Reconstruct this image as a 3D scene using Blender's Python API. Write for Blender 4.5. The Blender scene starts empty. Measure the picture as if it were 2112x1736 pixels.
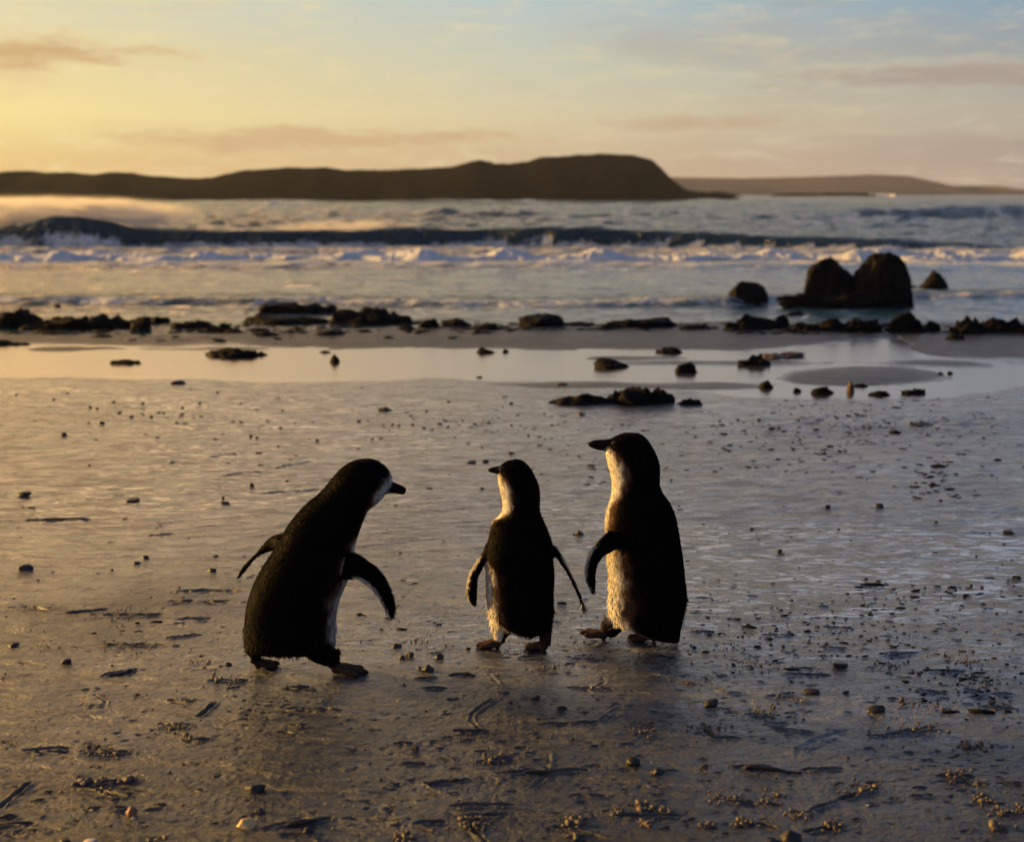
import bpy, bmesh, math, random
import numpy as np
from mathutils import Vector, noise as mn, kdtree
R = math.radians
scene = bpy.context.scene
COL = scene.collection

# ------------------------------------------------------------------ camera
K = 2112 / 1024.0                      # survey units of the photograph -> 1024 px
FPX = 1422.2                           # 50 mm lens on a 36 mm sensor at 1024 px
CH = 0.80                              # eye height above the sand
PITCH = math.atan((420.5 - 193.0) / FPX)
cam = bpy.data.cameras.new('camera')
camo = bpy.data.objects.new('camera', cam); COL.objects.link(camo)
cam.lens = 50; cam.sensor_width = 36; cam.sensor_fit = 'HORIZONTAL'
camo.location = (0, 0, CH); camo.rotation_euler = (R(90) - PITCH, 0, 0)
cam.clip_start = 0.05; cam.clip_end = 20000
cam.dof.use_dof = True; cam.dof.focus_distance = 2.55; cam.dof.aperture_fstop = 5.8
scene.camera = camo

# ------------------------------------------------------------------ light
SUN_AZ = -71.0
GLOW_AZ = -66.0                          # degrees from the view direction, negative = left
SUN_EL = 9.5
sun = bpy.data.lights.new('sun', 'SUN')
sun.energy = 5.0; sun.angle = R(0.6); sun.color = (1.0, 0.55, 0.13)
suno = bpy.data.objects.new('sun', sun); COL.objects.link(suno)
a = R(SUN_AZ); e = R(SUN_EL)
sdir = Vector((math.sin(a) * math.cos(e), math.cos(a) * math.cos(e), math.sin(e)))
suno.rotation_euler = sdir.to_track_quat('Z', 'Y').to_euler()
suno.location = sdir * 30

def lin(c):
    return tuple(((v / 255) / 12.92 if v / 255 <= 0.04045 else ((v / 255 + 0.055) / 1.055) ** 2.4) for v in c)

world = bpy.data.worlds.new('World'); scene.world = world; world.use_nodes = True
wt = world.node_tree; wt.nodes.clear()
def wn(t, **kw):
    n = wt.nodes.new(t)
    for k, v in kw.items(): setattr(n, k, v)
    return n
def setin(tree, sock, v):
    if isinstance(v, bpy.types.NodeSocket): tree.links.new(v, sock)
    else: sock.default_value = v
def wmath(op, a, b=0.0, clamp=False):
    n = wn('ShaderNodeMath', operation=op, use_clamp=clamp)
    setin(wt, n.inputs[0], a); setin(wt, n.inputs[1], b); return n.outputs[0]
def wmap(v, a, b, c=0.0, d=1.0, smooth=False):
    n = wn('ShaderNodeMapRange'); n.interpolation_type = 'SMOOTHSTEP' if smooth else 'LINEAR'
    setin(wt, n.inputs['Value'], v)
    n.inputs['From Min'].default_value = a; n.inputs['From Max'].default_value = b
    n.inputs['To Min'].default_value = c; n.inputs['To Max'].default_value = d
    return n.outputs[0]
def wmix(f, a, b):
    n = wn('ShaderNodeMix', data_type='RGBA')
    setin(wt, n.inputs[0], f); setin(wt, n.inputs[6], a); setin(wt, n.inputs[7], b); return n.outputs[2]
tc = wn('ShaderNodeTexCoord')
sep = wn('ShaderNodeSeparateXYZ'); wt.links.new(tc.outputs['Generated'], sep.inputs[0])
az = wmath('MULTIPLY', wmath('ARCTAN2', sep.outputs[0], sep.outputs[1]), 180 / math.pi)
el = wmath('MULTIPLY', wmath('ARCSINE', sep.outputs[2]), 180 / math.pi)
elf = wmath('SQRT', wmath('DIVIDE', wmath('MAXIMUM', el, 0.0), 90.0))
dlt = wmath('ABSOLUTE', wmath('SUBTRACT', az, GLOW_AZ))
dlt = wmath('MINIMUM', dlt, wmath('SUBTRACT', 360.0, dlt))
def ramp(stops):
    n = wn('ShaderNodeValToRGB'); cr = n.color_ramp
    wt.links.new(elf, n.inputs[0])
    while len(cr.elements) < len(stops): cr.elements.new(0.5)
    for el_, (d, c) in zip(cr.elements, stops):
        el_.position = math.sqrt(d / 90.0)
    for el_, (d, c) in zip(cr.elements, stops):
        s = 1.0
        if len(c) == 4: s = c[3]; c = c[:3]
        l = lin(c); el_.color = (l[0] * s, l[1] * s, l[2] * s, 1)
    return n.outputs[0]
SKY = [  # extra brightness added just above the view, for the wet sand to reflect
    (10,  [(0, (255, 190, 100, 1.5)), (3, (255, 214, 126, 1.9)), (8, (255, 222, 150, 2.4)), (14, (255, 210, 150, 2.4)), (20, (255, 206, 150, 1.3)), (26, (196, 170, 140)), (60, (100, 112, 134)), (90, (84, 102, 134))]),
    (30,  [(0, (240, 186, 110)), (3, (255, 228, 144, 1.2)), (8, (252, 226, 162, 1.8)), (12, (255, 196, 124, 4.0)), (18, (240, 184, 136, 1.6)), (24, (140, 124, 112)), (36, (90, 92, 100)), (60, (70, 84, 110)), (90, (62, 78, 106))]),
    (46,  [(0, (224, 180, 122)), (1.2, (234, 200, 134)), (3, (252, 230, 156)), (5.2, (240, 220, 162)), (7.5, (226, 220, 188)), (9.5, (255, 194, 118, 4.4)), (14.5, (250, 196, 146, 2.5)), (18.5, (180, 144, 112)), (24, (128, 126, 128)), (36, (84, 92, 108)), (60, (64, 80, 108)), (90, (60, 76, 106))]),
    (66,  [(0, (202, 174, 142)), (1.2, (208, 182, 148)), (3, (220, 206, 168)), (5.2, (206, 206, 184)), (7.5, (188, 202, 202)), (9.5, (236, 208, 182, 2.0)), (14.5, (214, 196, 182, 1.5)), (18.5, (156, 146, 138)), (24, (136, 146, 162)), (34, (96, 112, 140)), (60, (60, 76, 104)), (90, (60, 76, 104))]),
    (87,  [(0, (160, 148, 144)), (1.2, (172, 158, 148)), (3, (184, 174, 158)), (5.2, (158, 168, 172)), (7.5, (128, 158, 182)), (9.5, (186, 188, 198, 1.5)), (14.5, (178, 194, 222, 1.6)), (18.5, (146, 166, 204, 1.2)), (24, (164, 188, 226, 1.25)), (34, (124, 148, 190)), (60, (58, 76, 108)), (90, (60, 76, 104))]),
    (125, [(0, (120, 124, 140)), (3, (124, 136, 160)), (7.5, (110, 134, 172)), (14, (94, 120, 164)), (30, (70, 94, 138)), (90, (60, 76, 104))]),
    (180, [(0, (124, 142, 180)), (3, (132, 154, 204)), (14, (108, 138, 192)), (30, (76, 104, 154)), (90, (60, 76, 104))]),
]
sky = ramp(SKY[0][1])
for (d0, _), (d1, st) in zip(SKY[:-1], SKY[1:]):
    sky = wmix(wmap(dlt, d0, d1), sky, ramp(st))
# clouds: noise in azimuth / elevation space, stretched sideways
cv = wn('ShaderNodeCombineXYZ'); wt.links.new(az, cv.inputs[0]); wt.links.new(wmath('MULTIPLY', el, 5.5), cv.inputs[1])
def wnoise(scale, detail=6, rough=0.55, off=0.0, dist=0.0):
    m = wn('ShaderNodeMapping'); m.inputs['Location'].default_value = (off, off * 1.7, off * .3); wt.links.new(cv.outputs[0], m.inputs[0])
    n = wn('ShaderNodeTexNoise'); n.inputs['Scale'].default_value = scale; n.inputs['Detail'].default_value = detail
    n.inputs['Roughness'].default_value = rough; n.inputs['Distortion'].default_value = dist
    wt.links.new(m.outputs[0], n.inputs['Vector']); return n.outputs[0]
n_fine = wnoise(0.42, 9, 0.68, 3.0, 0.5)
n_big = wnoise(0.07, 5, 0.55, 9.0, 0.6)
warm = wmap(dlt, 42, 88, 1.0, 0.0)
cl_dark = wmix(warm, lin((150, 138, 142)) + (1,), lin((208, 164, 128)) + (1,))
cl_light = wmix(warm, lin((206, 196, 176)) + (1,), lin((252, 232, 170)) + (1,))
low = wmap(el, 9, 40, 1.0, 0.25)
streak = wmath('MULTIPLY', wmap(n_fine, 0.47, 0.74, 0, 0.75, True), low)
sky = wmix(streak, sky, cl_light)
streak2 = wmath('MULTIPLY', wmap(n_big, 0.50, 0.74, 0, 0.28, True), low)
sky = wmix(streak2, sky, cl_dark)
def px_az(D): return math.degrees(math.atan((D / K - 512) / FPX))
def px_el(D): return math.degrees(math.atan((420.5 - D / K) / FPX)) - math.degrees(PITCH)
def cloud(D0, D1, E0, E1, strength, col, light_edge=0.0, seed=1.0, tilt=0.0):
    global sky
    a0, a1 = px_az(D0), px_az(D1); e1, e0 = px_el(E0), px_el(E1)
    ac, ec = (a0 + a1) / 2, (e0 + e1) / 2; ah, eh = (a1 - a0) / 2, (e1 - e0) / 2
    u = wmath('DIVIDE', wmath('SUBTRACT', az, ac), ah)
    v = wmath('DIVIDE', wmath('SUBTRACT', wmath('ADD', el, wmath('MULTIPLY', wmath('SUBTRACT', az, ac), tilt)), ec), eh)
    r = wmath('SQRT', wmath('ADD', wmath('MULTIPLY', u, u), wmath('MULTIPLY', v, v)))
    nz = wnoise(0.42, 7, 0.6, seed * 13.7)
    r = wmath('ADD', r, wmath('MULTIPLY', wmath('SUBTRACT', nz, 0.5), 2.6))
    m = wmap(r, 1.15, 0.15, 0, strength, True)
    if light_edge:
        h = wmath('MULTIPLY', wmap(r, 1.35, 0.8, 0, light_edge, True), wmap(v, -0.4, 1.0, 0.2, 1.0))
        sky = wmix(h, sky, cl_light)
    sky = wmix(m, sky, col)
PEACH = lin((205, 160, 118)) + (1,); MAUVE = lin((164, 140, 130)) + (1,)
cloud(-260, 400, 86, 158, 0.85, lin((208, 166, 118)) + (1,), 0.35, 1.0, 0.02)
cloud(150, 1180, 258, 318, 0.6, lin((203, 160, 122)) + (1,), 0.15, 2.0)
cloud(1200, 1620, 236, 276, 0.55, lin((190, 160, 132)) + (1,), 0.1, 3.0)
cloud(1520, 2500, 134, 196, 0.7, lin((170, 150, 140)) + (1,), 0.5, 4.0)
cloud(1650, 2600, 270, 330, 0.25, MAUVE, 0.1, 5.0)
cloud(-100, 500, -20, 50, 0.05, PEACH, 0.5, 6.0)
nish = wn('ShaderNodeTexSky'); nish.sky_type = 'NISHITA'; nish.sun_disc = False
nish.sun_elevation = R(SUN_EL); nish.sun_rotation = R(SUN_AZ); nish.air_density = 1.2; nish.dust_density = 2.0
wt.links.new(tc.outputs['Generated'], nish.inputs[0])
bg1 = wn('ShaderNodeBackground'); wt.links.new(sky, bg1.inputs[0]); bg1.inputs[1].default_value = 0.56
bg2 = wn('ShaderNodeBackground'); wt.links.new(nish.outputs[0], bg2.inputs[0]); bg2.inputs[1].default_value = 0.0025
ads = wn('ShaderNodeAddShader'); wt.links.new(bg1.outputs[0], ads.inputs[0]); wt.links.new(bg2.outputs[0], ads.inputs[1])
wo = wn('ShaderNodeOutputWorld'); wt.links.new(ads.outputs[0], wo.inputs[0])
world.cycles.sampling_method = 'MANUAL'; world.cycles.sample_map_resolution = 1024

vs = scene.view_settings
scene.display_settings.display_device = 'sRGB'
vs.view_transform = 'Standard'; vs.look = 'None'; vs.exposure = 0.75; vs.gamma = 1
scene.render.engine = 'CYCLES'
cy = scene.cycles
cy.use_denoising = True
try: cy.denoiser = 'OPENIMAGEDENOISE'; cy.denoising_input_passes = 'RGB_ALBEDO_NORMAL'; cy.denoising_prefilter = 'ACCURATE'
except Exception: pass
cy.max_bounces = 6; cy.diffuse_bounces = 2; cy.glossy_bounces = 3; cy.volume_bounces = 1; cy.transmission_bounces = 4
cy.sample_clamp_indirect = 1.5; cy.sample_clamp_direct = 12; cy.blur_glossy = 1.0
cy.volume_step_rate = 1.0; cy.volume_max_steps = 128

# ------------------------------------------------------------------ projection helpers (a point of the place from where it is seen)
cp, sp = math.cos(PITCH), math.sin(PITCH)
def ray(Dx, Dy):
    x = (Dx / K - 512) / FPX; yy = -(Dy / K - 420.5) / FPX
    return Vector((x, cp + yy * sp, -sp + yy * cp))
def P(Dx, Dy, z=0.0):
    d = ray(Dx, Dy); t = (z - CH) / d.z
    return Vector((0, 0, CH)) + d * t
def Q(Dx, Dy, y):
    d = ray(Dx, Dy); t = y / d.y
    return Vector((0, 0, CH)) + d * t
def proj(x, y, z):                     # numpy: world -> survey units
    dz = z - CH
    depth = y * cp - dz * sp; up = y * sp + dz * cp
    depth = np.maximum(depth, 0.05)
    return (512 + FPX * x / depth) * K, (420.5 - FPX * up / depth) * K

# ------------------------------------------------------------------ noise
def _hash(ix, iy, seed):
    h = (ix.astype(np.int64) * 374761393 + iy.astype(np.int64) * 668265263 + seed * 974711) & 0xffffffff
    h = ((h ^ (h >> 13)) * 1274126177) & 0xffffffff
    h = (h ^ (h >> 16)) & 0xffffffff
    return h
def perlin(x, y, seed=0):
    x0 = np.floor(x); y0 = np.floor(y); fx = x - x0; fy = y - y0
    u = fx * fx * fx * (fx * (fx * 6 - 15) + 10); v = fy * fy * fy * (fy * (fy * 6 - 15) + 10)
    def g(ix, iy, dx, dy):
        a_ = _hash(ix, iy, seed) * (2 * math.pi / 4294967296.0)
        return np.cos(a_) * dx + np.sin(a_) * dy
    a0 = g(x0, y0, fx, fy); a1 = g(x0 + 1, y0, fx - 1, fy)
    b0 = g(x0, y0 + 1, fx, fy - 1); b1 = g(x0 + 1, y0 + 1, fx - 1, fy - 1)
    return ((a0 * (1 - u) + a1 * u) * (1 - v) + (b0 * (1 - u) + b1 * u) * v) * 1.5
def fbm(x, y, oct=4, seed=0, gain=0.5):
    s = 0; amp = 1
    for i in range(oct):
        s = s + amp * perlin(x * 2 ** i, y * 2 ** i, seed + i * 7); amp *= gain
    return s
def sst(a, b, x):
    t = np.clip((x - a) / (b - a), 0, 1); return t * t * (3 - 2 * t)

# ------------------------------------------------------------------ materials
def mat(name):
    m = bpy.data.materials.new(name); m.use_nodes = True
    t = m.node_tree; t.nodes.clear()
    o = t.nodes.new('ShaderNodeOutputMaterial'); b = t.nodes.new('ShaderNodeBsdfPrincipled')
    t.links.new(b.outputs[0], o.inputs[0]); return m, t, b, o
def nd(t, ty, ins=None, **kw):
    n = t.nodes.new(ty)
    for k, v in kw.items(): setattr(n, k, v)
    for k, v in (ins or {}).items():
        s = n.inputs[k]
        if isinstance(v, bpy.types.NodeSocket): t.links.new(v, s)
        else: s.default_value = v
    return n
def noi(t, vec, scale, detail=4, rough=0.5, dist=0.0):
    return nd(t, 'ShaderNodeTexNoise', {'Vector': vec, 'Scale': scale, 'Detail': detail, 'Roughness': rough, 'Distortion': dist}).outputs[0]
def mr(t, v, a, b, c=0.0, d=1.0):
    return nd(t, 'ShaderNodeMapRange', {'Value': v, 'From Min': a, 'From Max': b, 'To Min': c, 'To Max': d}).outputs[0]
def mixc(t, f, a, b):
    return nd(t, 'ShaderNodeMix', {0: f, 6: a, 7: b}, data_type='RGBA').outputs[2]
def mth(t, op, a, b=0.0):
    return nd(t, 'ShaderNodeMath', {0: a, 1: b}, operation=op).outputs[0]
def bump(t, h, dist, strength=1.0, nrm=None):
    ins = {'Height': h, 'Distance': dist, 'Strength': strength}
    if nrm is not None: ins['Normal'] = nrm
    return nd(t, 'ShaderNodeBump', ins).outputs[0]
def mapv(t, vec, scale=(1, 1, 1), rot=(0, 0, 0)):
    return nd(t, 'ShaderNodeMapping', {'Vector': vec, 'Scale': scale, 'Rotation': rot}).outputs[0]

# wet sand
m_sand, t, b, o = mat('wet_sand')
geo = nd(t, 'ShaderNodeNewGeometry').outputs['Position']
wet = nd(t, 'ShaderNodeAttribute', attribute_name='wet').outputs['Fac']
c1 = noi(t, mapv(t, geo, (1, 1.6, 1)), 5.0, 6, 0.6)
c2 = noi(t, geo, 300.0, 3, 0.7)
py = nd(t, 'ShaderNodeSeparateXYZ', {0: geo}).outputs[1]
nearf = mr(t, py, 2.2, 3.4, 1.0, 0.0)
colr = mixc(t, mr(t, c1, 0.35, 0.65), (0.019, 0.021, 0.024, 1), (0.034, 0.037, 0.041, 1))
colr = mixc(t, mr(t, c2, 0.50, 0.66, 0, 0.75), colr, (0.080, 0.084, 0.088, 1))
colr = mixc(t, mr(t, noi(t, geo, 210.0, 2, 0.6), 0.60, 0.68, 0, 0.8), colr, (0.008, 0.006, 0.005, 1))
t.links.new(colr, b.inputs['Base Color'])
rr = mth(t, 'ADD', mr(t, wet, 0, 1, 0.36, 0.06), mr(t, noi(t, mapv(t, geo, (1, 3, 1)), 9.0, 5), 0.3, 0.7, -0.07, 0.07))
rr = mth(t, 'ADD', rr, mr(t, nearf, 0, 1, 0.06, 0.04))
t.links.new(nd(t, 'ShaderNodeClamp', {'Value': rr, 'Min': 0.05, 'Max': 0.7}).outputs[0], b.inputs['Roughness'])
deb = noi(t, mapv(t, geo, (26, 46, 30), (0, 0, R(-8))), 1.0, 5, 0.72, 0.4)
debm = mth(t, 'MULTIPLY', mr(t, deb, 0.565, 0.61, 0, 1), mr(t, noi(t, geo, 1.3, 3), 0.42, 0.62, 0.35, 1.0))
deb2 = mth(t, 'MULTIPLY', mr(t, noi(t, geo, 170.0, 3, 0.75), 0.53, 0.64, 0, 0.65), nearf)
wisp = mth(t, 'MULTIPLY', mr(t, noi(t, mapv(t, geo, (7.0, 20, 10), (0, 0, R(-9))), 1.0, 7, 0.7, 0.8), 0.49, 0.58, 0, 0.6), mr(t, nearf, 0, 1, 1.0, 0.4))
dm = mth(t, 'SUBTRACT', 1.0, mth(t, 'MAXIMUM', wisp, mth(t, 'MAXIMUM', debm, deb2)))
t.links.new(mth(t, 'ADD', 1.25, mth(t, 'MULTIPLY', dm, mth(t, 'SUBTRACT', mr(t, wet, 0.02, 0.3, 0.08, 0.65), mth(t, 'MULTIPLY', nearf, 0.02)))), b.inputs['IOR'])
t.links.new(mth(t, 'MULTIPLY', dm, mth(t, 'MULTIPLY', mr(t, wet, 0.05, 0.35, 0.0, 0.95), mr(t, nearf, 0, 1, 1.0, 0.95))), b.inputs['Coat Weight'])
t.links.new(mr(t, nearf, 0, 1, 0.30, 0.18), b.inputs['Coat Roughness'])
bn = bump(t, noi(t, geo, 300.0, 4, 0.75), 0.0014, 1.0)
st = noi(t, mapv(t, geo, (24, 46, 30), (0, 0, R(-12))), 1.0, 5, 0.62, 0.6)
ln = noi(t, mapv(t, geo, (10, 30, 20), (0, 0, R(-10))), 1.0, 6, 0.66, 1.2)
bn3 = bump(t, mr(t, mth(t, 'ABSOLUTE', mth(t, 'SUBTRACT', ln, 0.5)), 0.0, 0.07, 0.0, 1.0), 0.0020, 0.8, bn)
bn4 = bump(t, noi(t, mapv(t, geo, (1, 1.25, 1)), 52.0, 5, 0.72), 0.0030, 1.0, bn3)
bn2 = bump(t, st, 0.0020, 1.0, bn4)
t.links.new(mr(t, wet, 0.35, 0.95, 0.9, 0.15), bn4.node.inputs['Strength'])
dry = mr(t, wet, 0.2, 0.95, 1.0, 0.10)
t.nodes[bn2.node.name].inputs['Strength'].default_value = 1.0
t.links.new(dry, bn2.node.inputs['Strength']); t.links.new(mr(t, wet, 0.3, 1, 0.9, 0.05), bn.node.inputs['Strength'])
t.links.new(bn2, b.inputs['Normal']); t.links.new(bn2, b.inputs['Coat Normal'])

def water_mat(name, base, rough, bumps, ior=1.333):
    m, t, b, o = mat(name)
    geo = nd(t, 'ShaderNodeNewGeometry').outputs['Position']
    b.inputs['Base Color'].default_value = base; b.inputs['Roughness'].default_value = rough
    b.inputs['IOR'].default_value = ior
    nrm = None
    for sc, ds, stg in bumps:
        nrm = bump(t, noi(t, mapv(t, geo, sc), 1.0, 5, 0.6, 0.3), ds, stg, nrm)
    if nrm is not None: t.links.new(nrm, b.inputs['Normal'])
    return m, t, b
m_pool, t, b = water_mat('pool_water', (0.035, 0.028, 0.02, 1), 0.2, [((3, 9, 1), 0.004, 0.5)], 2.1)
m_sea, t, b = water_mat('sea_water', (0.006, 0.020, 0.022, 1), 0.2, [((1.0, 1.7, 1), 0.85, 0.95), ((5, 8, 5), 0.10, 0.95)])
# crests of thin green water and foam flecks
geo = nd(t, 'ShaderNodeNewGeometry').outputs['Position']
b.inputs['Roughness'].default_value = .1
fo = nd(t, 'ShaderNodeAttribute', attribute_name='foam').outputs['Fac']
fl = noi(t, mapv(t, geo, (1.2, 1.9, 1.0)), 2.2, 8, 0.68, 0.8)
ff = mr(t, mth(t, 'ADD', fl, mth(t, 'MULTIPLY', fo, 0.42)), 0.66, 0.80)
t.links.new(mixc(t, ff, (0.012, 0.046, 0.066, 1), (0.66, 0.68, 0.70, 1)), b.inputs['Base Color'])
calm = nd(t, 'ShaderNodeAttribute', attribute_name='calm').outputs['Fac']
t.links.new(mr(t, ff, 0, 1, 0.11, 0.7), b.inputs['Roughness'])
for n in t.nodes:
    if n.type == 'BUMP': t.links.new(mr(t, calm, 0, 1, 0.95, 0.22), n.inputs['Strength'])

m_foam, t, b, o = mat('sea_foam')
geo = nd(t, 'ShaderNodeNewGeometry').outputs['Position']
fn = noi(t, geo, 9.0, 6, 0.65)
t.links.new(mixc(t, mr(t, fn, 0.35, 0.6), (0.66, 0.70, 0.75, 1), (0.86, 0.87, 0.88, 1)), b.inputs['Base Color'])
b.inputs['Roughness'].default_value = 0.8; b.inputs['Subsurface Weight'].default_value = 0.0
t.links.new(bump(t, noi(t, geo, 22.0, 5, 0.7), 0.05, 0.8), b.inputs['Normal'])

def rock_mat(name, c0, c1, rough=0.42, spec=0.5):
    m, t, b, o = mat(name)
    tc = nd(t, 'ShaderNodeTexCoord').outputs['Object']
    geo = nd(t, 'ShaderNodeNewGeometry').outputs['Position']
    n1 = noi(t, geo, 7.0, 8, 0.7)
    t.links.new(mixc(t, mr(t, n1, 0.38, 0.62), c0 + (1,), c1 + (1,)), b.inputs['Base Color'])
    t.links.new(mr(t, noi(t, geo, 22, 4), 0.3, 0.7, rough - .12, rough + .25), b.inputs['Roughness'])
    b.inputs['Specular IOR Level'].default_value = spec
    v = nd(t, 'ShaderNodeTexVoronoi', {'Vector': geo, 'Scale': 30.0}).outputs[0]
    bb = bump(t, noi(t, geo, 16.0, 9, 0.72), 0.02, 0.8)
    t.links.new(bump(t, v, 0.012, 0.6, bb), b.inputs['Normal'])
    return m
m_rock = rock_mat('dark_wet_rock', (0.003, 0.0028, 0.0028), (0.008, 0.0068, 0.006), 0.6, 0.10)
m_kelp = rock_mat('brown_kelp', (0.09, 0.035, 0.012), (0.03, 0.014, 0.008), 0.4)
def peb_mat(name, c0, c1, rough=0.5):
    m, t, b, o = mat(name)
    geo = nd(t, 'ShaderNodeNewGeometry').outputs['Position']
    n1 = noi(t, geo, 120.0, 5, 0.6)
    t.links.new(mixc(t, mr(t, n1, 0.38, 0.62), c0 + (1,), c1 + (1,)), b.inputs['Base Color'])
    b.inputs['Roughness'].default_value = rough
    t.links.new(bump(t, noi(t, geo, 320.0, 4, 0.6), 0.0015, 0.7), b.inputs['Normal'])
    return m
m_peb = peb_mat('dark_pebble', (0.009, 0.008, 0.007), (0.024, 0.019, 0.016), 0.5)
m_red = peb_mat('reddish_pebble', (0.16, 0.05, 0.03), (0.24, 0.10, 0.06), 0.55)
m_shell = peb_mat('yellow_shell', (0.55, 0.36, 0.14), (0.65, 0.46, 0.22), 0.35)
m_pale = peb_mat('pale_shell', (0.42, 0.38, 0.34), (0.55, 0.50, 0.46), 0.4)
m_crumb = peb_mat('sand_crumb', (0.075, 0.055, 0.038), (0.16, 0.12, 0.085), 0.55)

def hill_mat(name, c0, c1, sc):
    m, t, b, o = mat(name)
    geo = nd(t, 'ShaderNodeNewGeometry').outputs['Position']
    n1 = noi(t, geo, sc, 8, 0.65)
    t.links.new(mixc(t, mr(t, n1, 0.4, 0.62), c0 + (1,), c1 + (1,)), b.inputs['Base Color'])
    b.inputs['Roughness'].default_value = 0.95; b.inputs['Specular IOR Level'].default_value = 0.02
    t.links.new(bump(t, n1, 1.0, 0.8), b.inputs['Normal'])
    return m
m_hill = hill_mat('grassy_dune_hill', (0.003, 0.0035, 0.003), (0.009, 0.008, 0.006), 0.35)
m_far = hill_mat('far_headland', (0.09, 0.085, 0.085), (0.13, 0.12, 0.12), 0.05)  # paler albedo: part of the distance haze is put into the colour

m_plum, t, b, o = mat('penguin_plumage')
at = nd(t, 'ShaderNodeAttribute', attribute_name='plumage').outputs['Color']
geo = nd(t, 'ShaderNodeNewGeometry').outputs['Position']
pn = noi(t, mapv(t, geo, (1, 1, .45)), 260.0, 4, 0.6)
mul = nd(t, 'ShaderNodeVectorMath', {0: at, 3: mr(t, pn, 0.3, 0.7, 0.62, 1.25)}, operation='SCALE').outputs[0]
t.links.new(mul, b.inputs['Base Color'])
b.inputs['Roughness'].default_value = 0.52; b.inputs['Specular IOR Level'].default_value = 0.014
t.links.new(bump(t, pn, 0.0012, 0.6), b.inputs['Normal'])
m_eye, t, b, o = mat('penguin_eye'); b.inputs['Base Color'].default_value = (0.004, 0.004, 0.005, 1); b.inputs['Roughness'].default_value = 0.06

# ------------------------------------------------------------------ object helpers
def tag(o, label=None, cat=None, group=None, kind=None):
    if label: o['label'] = label
    if cat: o['category'] = cat
    if group: o['group'] = group
    if kind: o['kind'] = kind
    return o
def link(name, me, m=None, parent=None, smooth=True):
    if m: me.materials.append(m)
    o = bpy.data.objects.new(name, me); COL.objects.link(o)
    if parent: o.parent = parent
    if smooth: me.polygons.foreach_set('use_smooth', np.ones(len(me.polygons), bool))
    return o
def grid_mesh(name, X, Y, Z, attrs=None):
    nr, nc = X.shape
    me = bpy.data.meshes.new(name)
    co = np.stack([X, Y, Z], -1).reshape(-1, 3).astype(np.float32)
    idx = np.arange(nr * nc).reshape(nr, nc)
    f = np.stack([idx[:-1, :-1], idx[:-1, 1:], idx[1:, 1:], idx[1:, :-1]], -1).reshape(-1, 4)
    me.vertices.add(len(co)); me.vertices.foreach_set('co', co.ravel())
    me.loops.add(f.size); me.loops.foreach_set('vertex_index', f.ravel().astype(np.int32))
    me.polygons.add(len(f)); me.polygons.foreach_set('loop_start', np.arange(0, f.size, 4, dtype=np.int32))
    me.update(calc_edges=True)
    for k, v in (attrs or {}).items():
        a_ = me.attributes.new(k, 'FLOAT', 'POINT'); a_.data.foreach_set('value', np.broadcast_to(v, X.shape).ravel().astype(np.float32))
    return me
def raw_mesh(name, co, f, fn=4):
    me = bpy.data.meshes.new(name); co = np.asarray(co, np.float32); f = np.asarray(f, np.int32)
    me.vertices.add(len(co)); me.vertices.foreach_set('co', co.ravel())
    me.loops.add(f.size); me.loops.foreach_set('vertex_index', f.ravel())
    me.polygons.add(len(f)); me.polygons.foreach_set('loop_start', np.arange(0, f.size, fn, dtype=np.int32))
    me.update(calc_edges=True); return me

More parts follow.
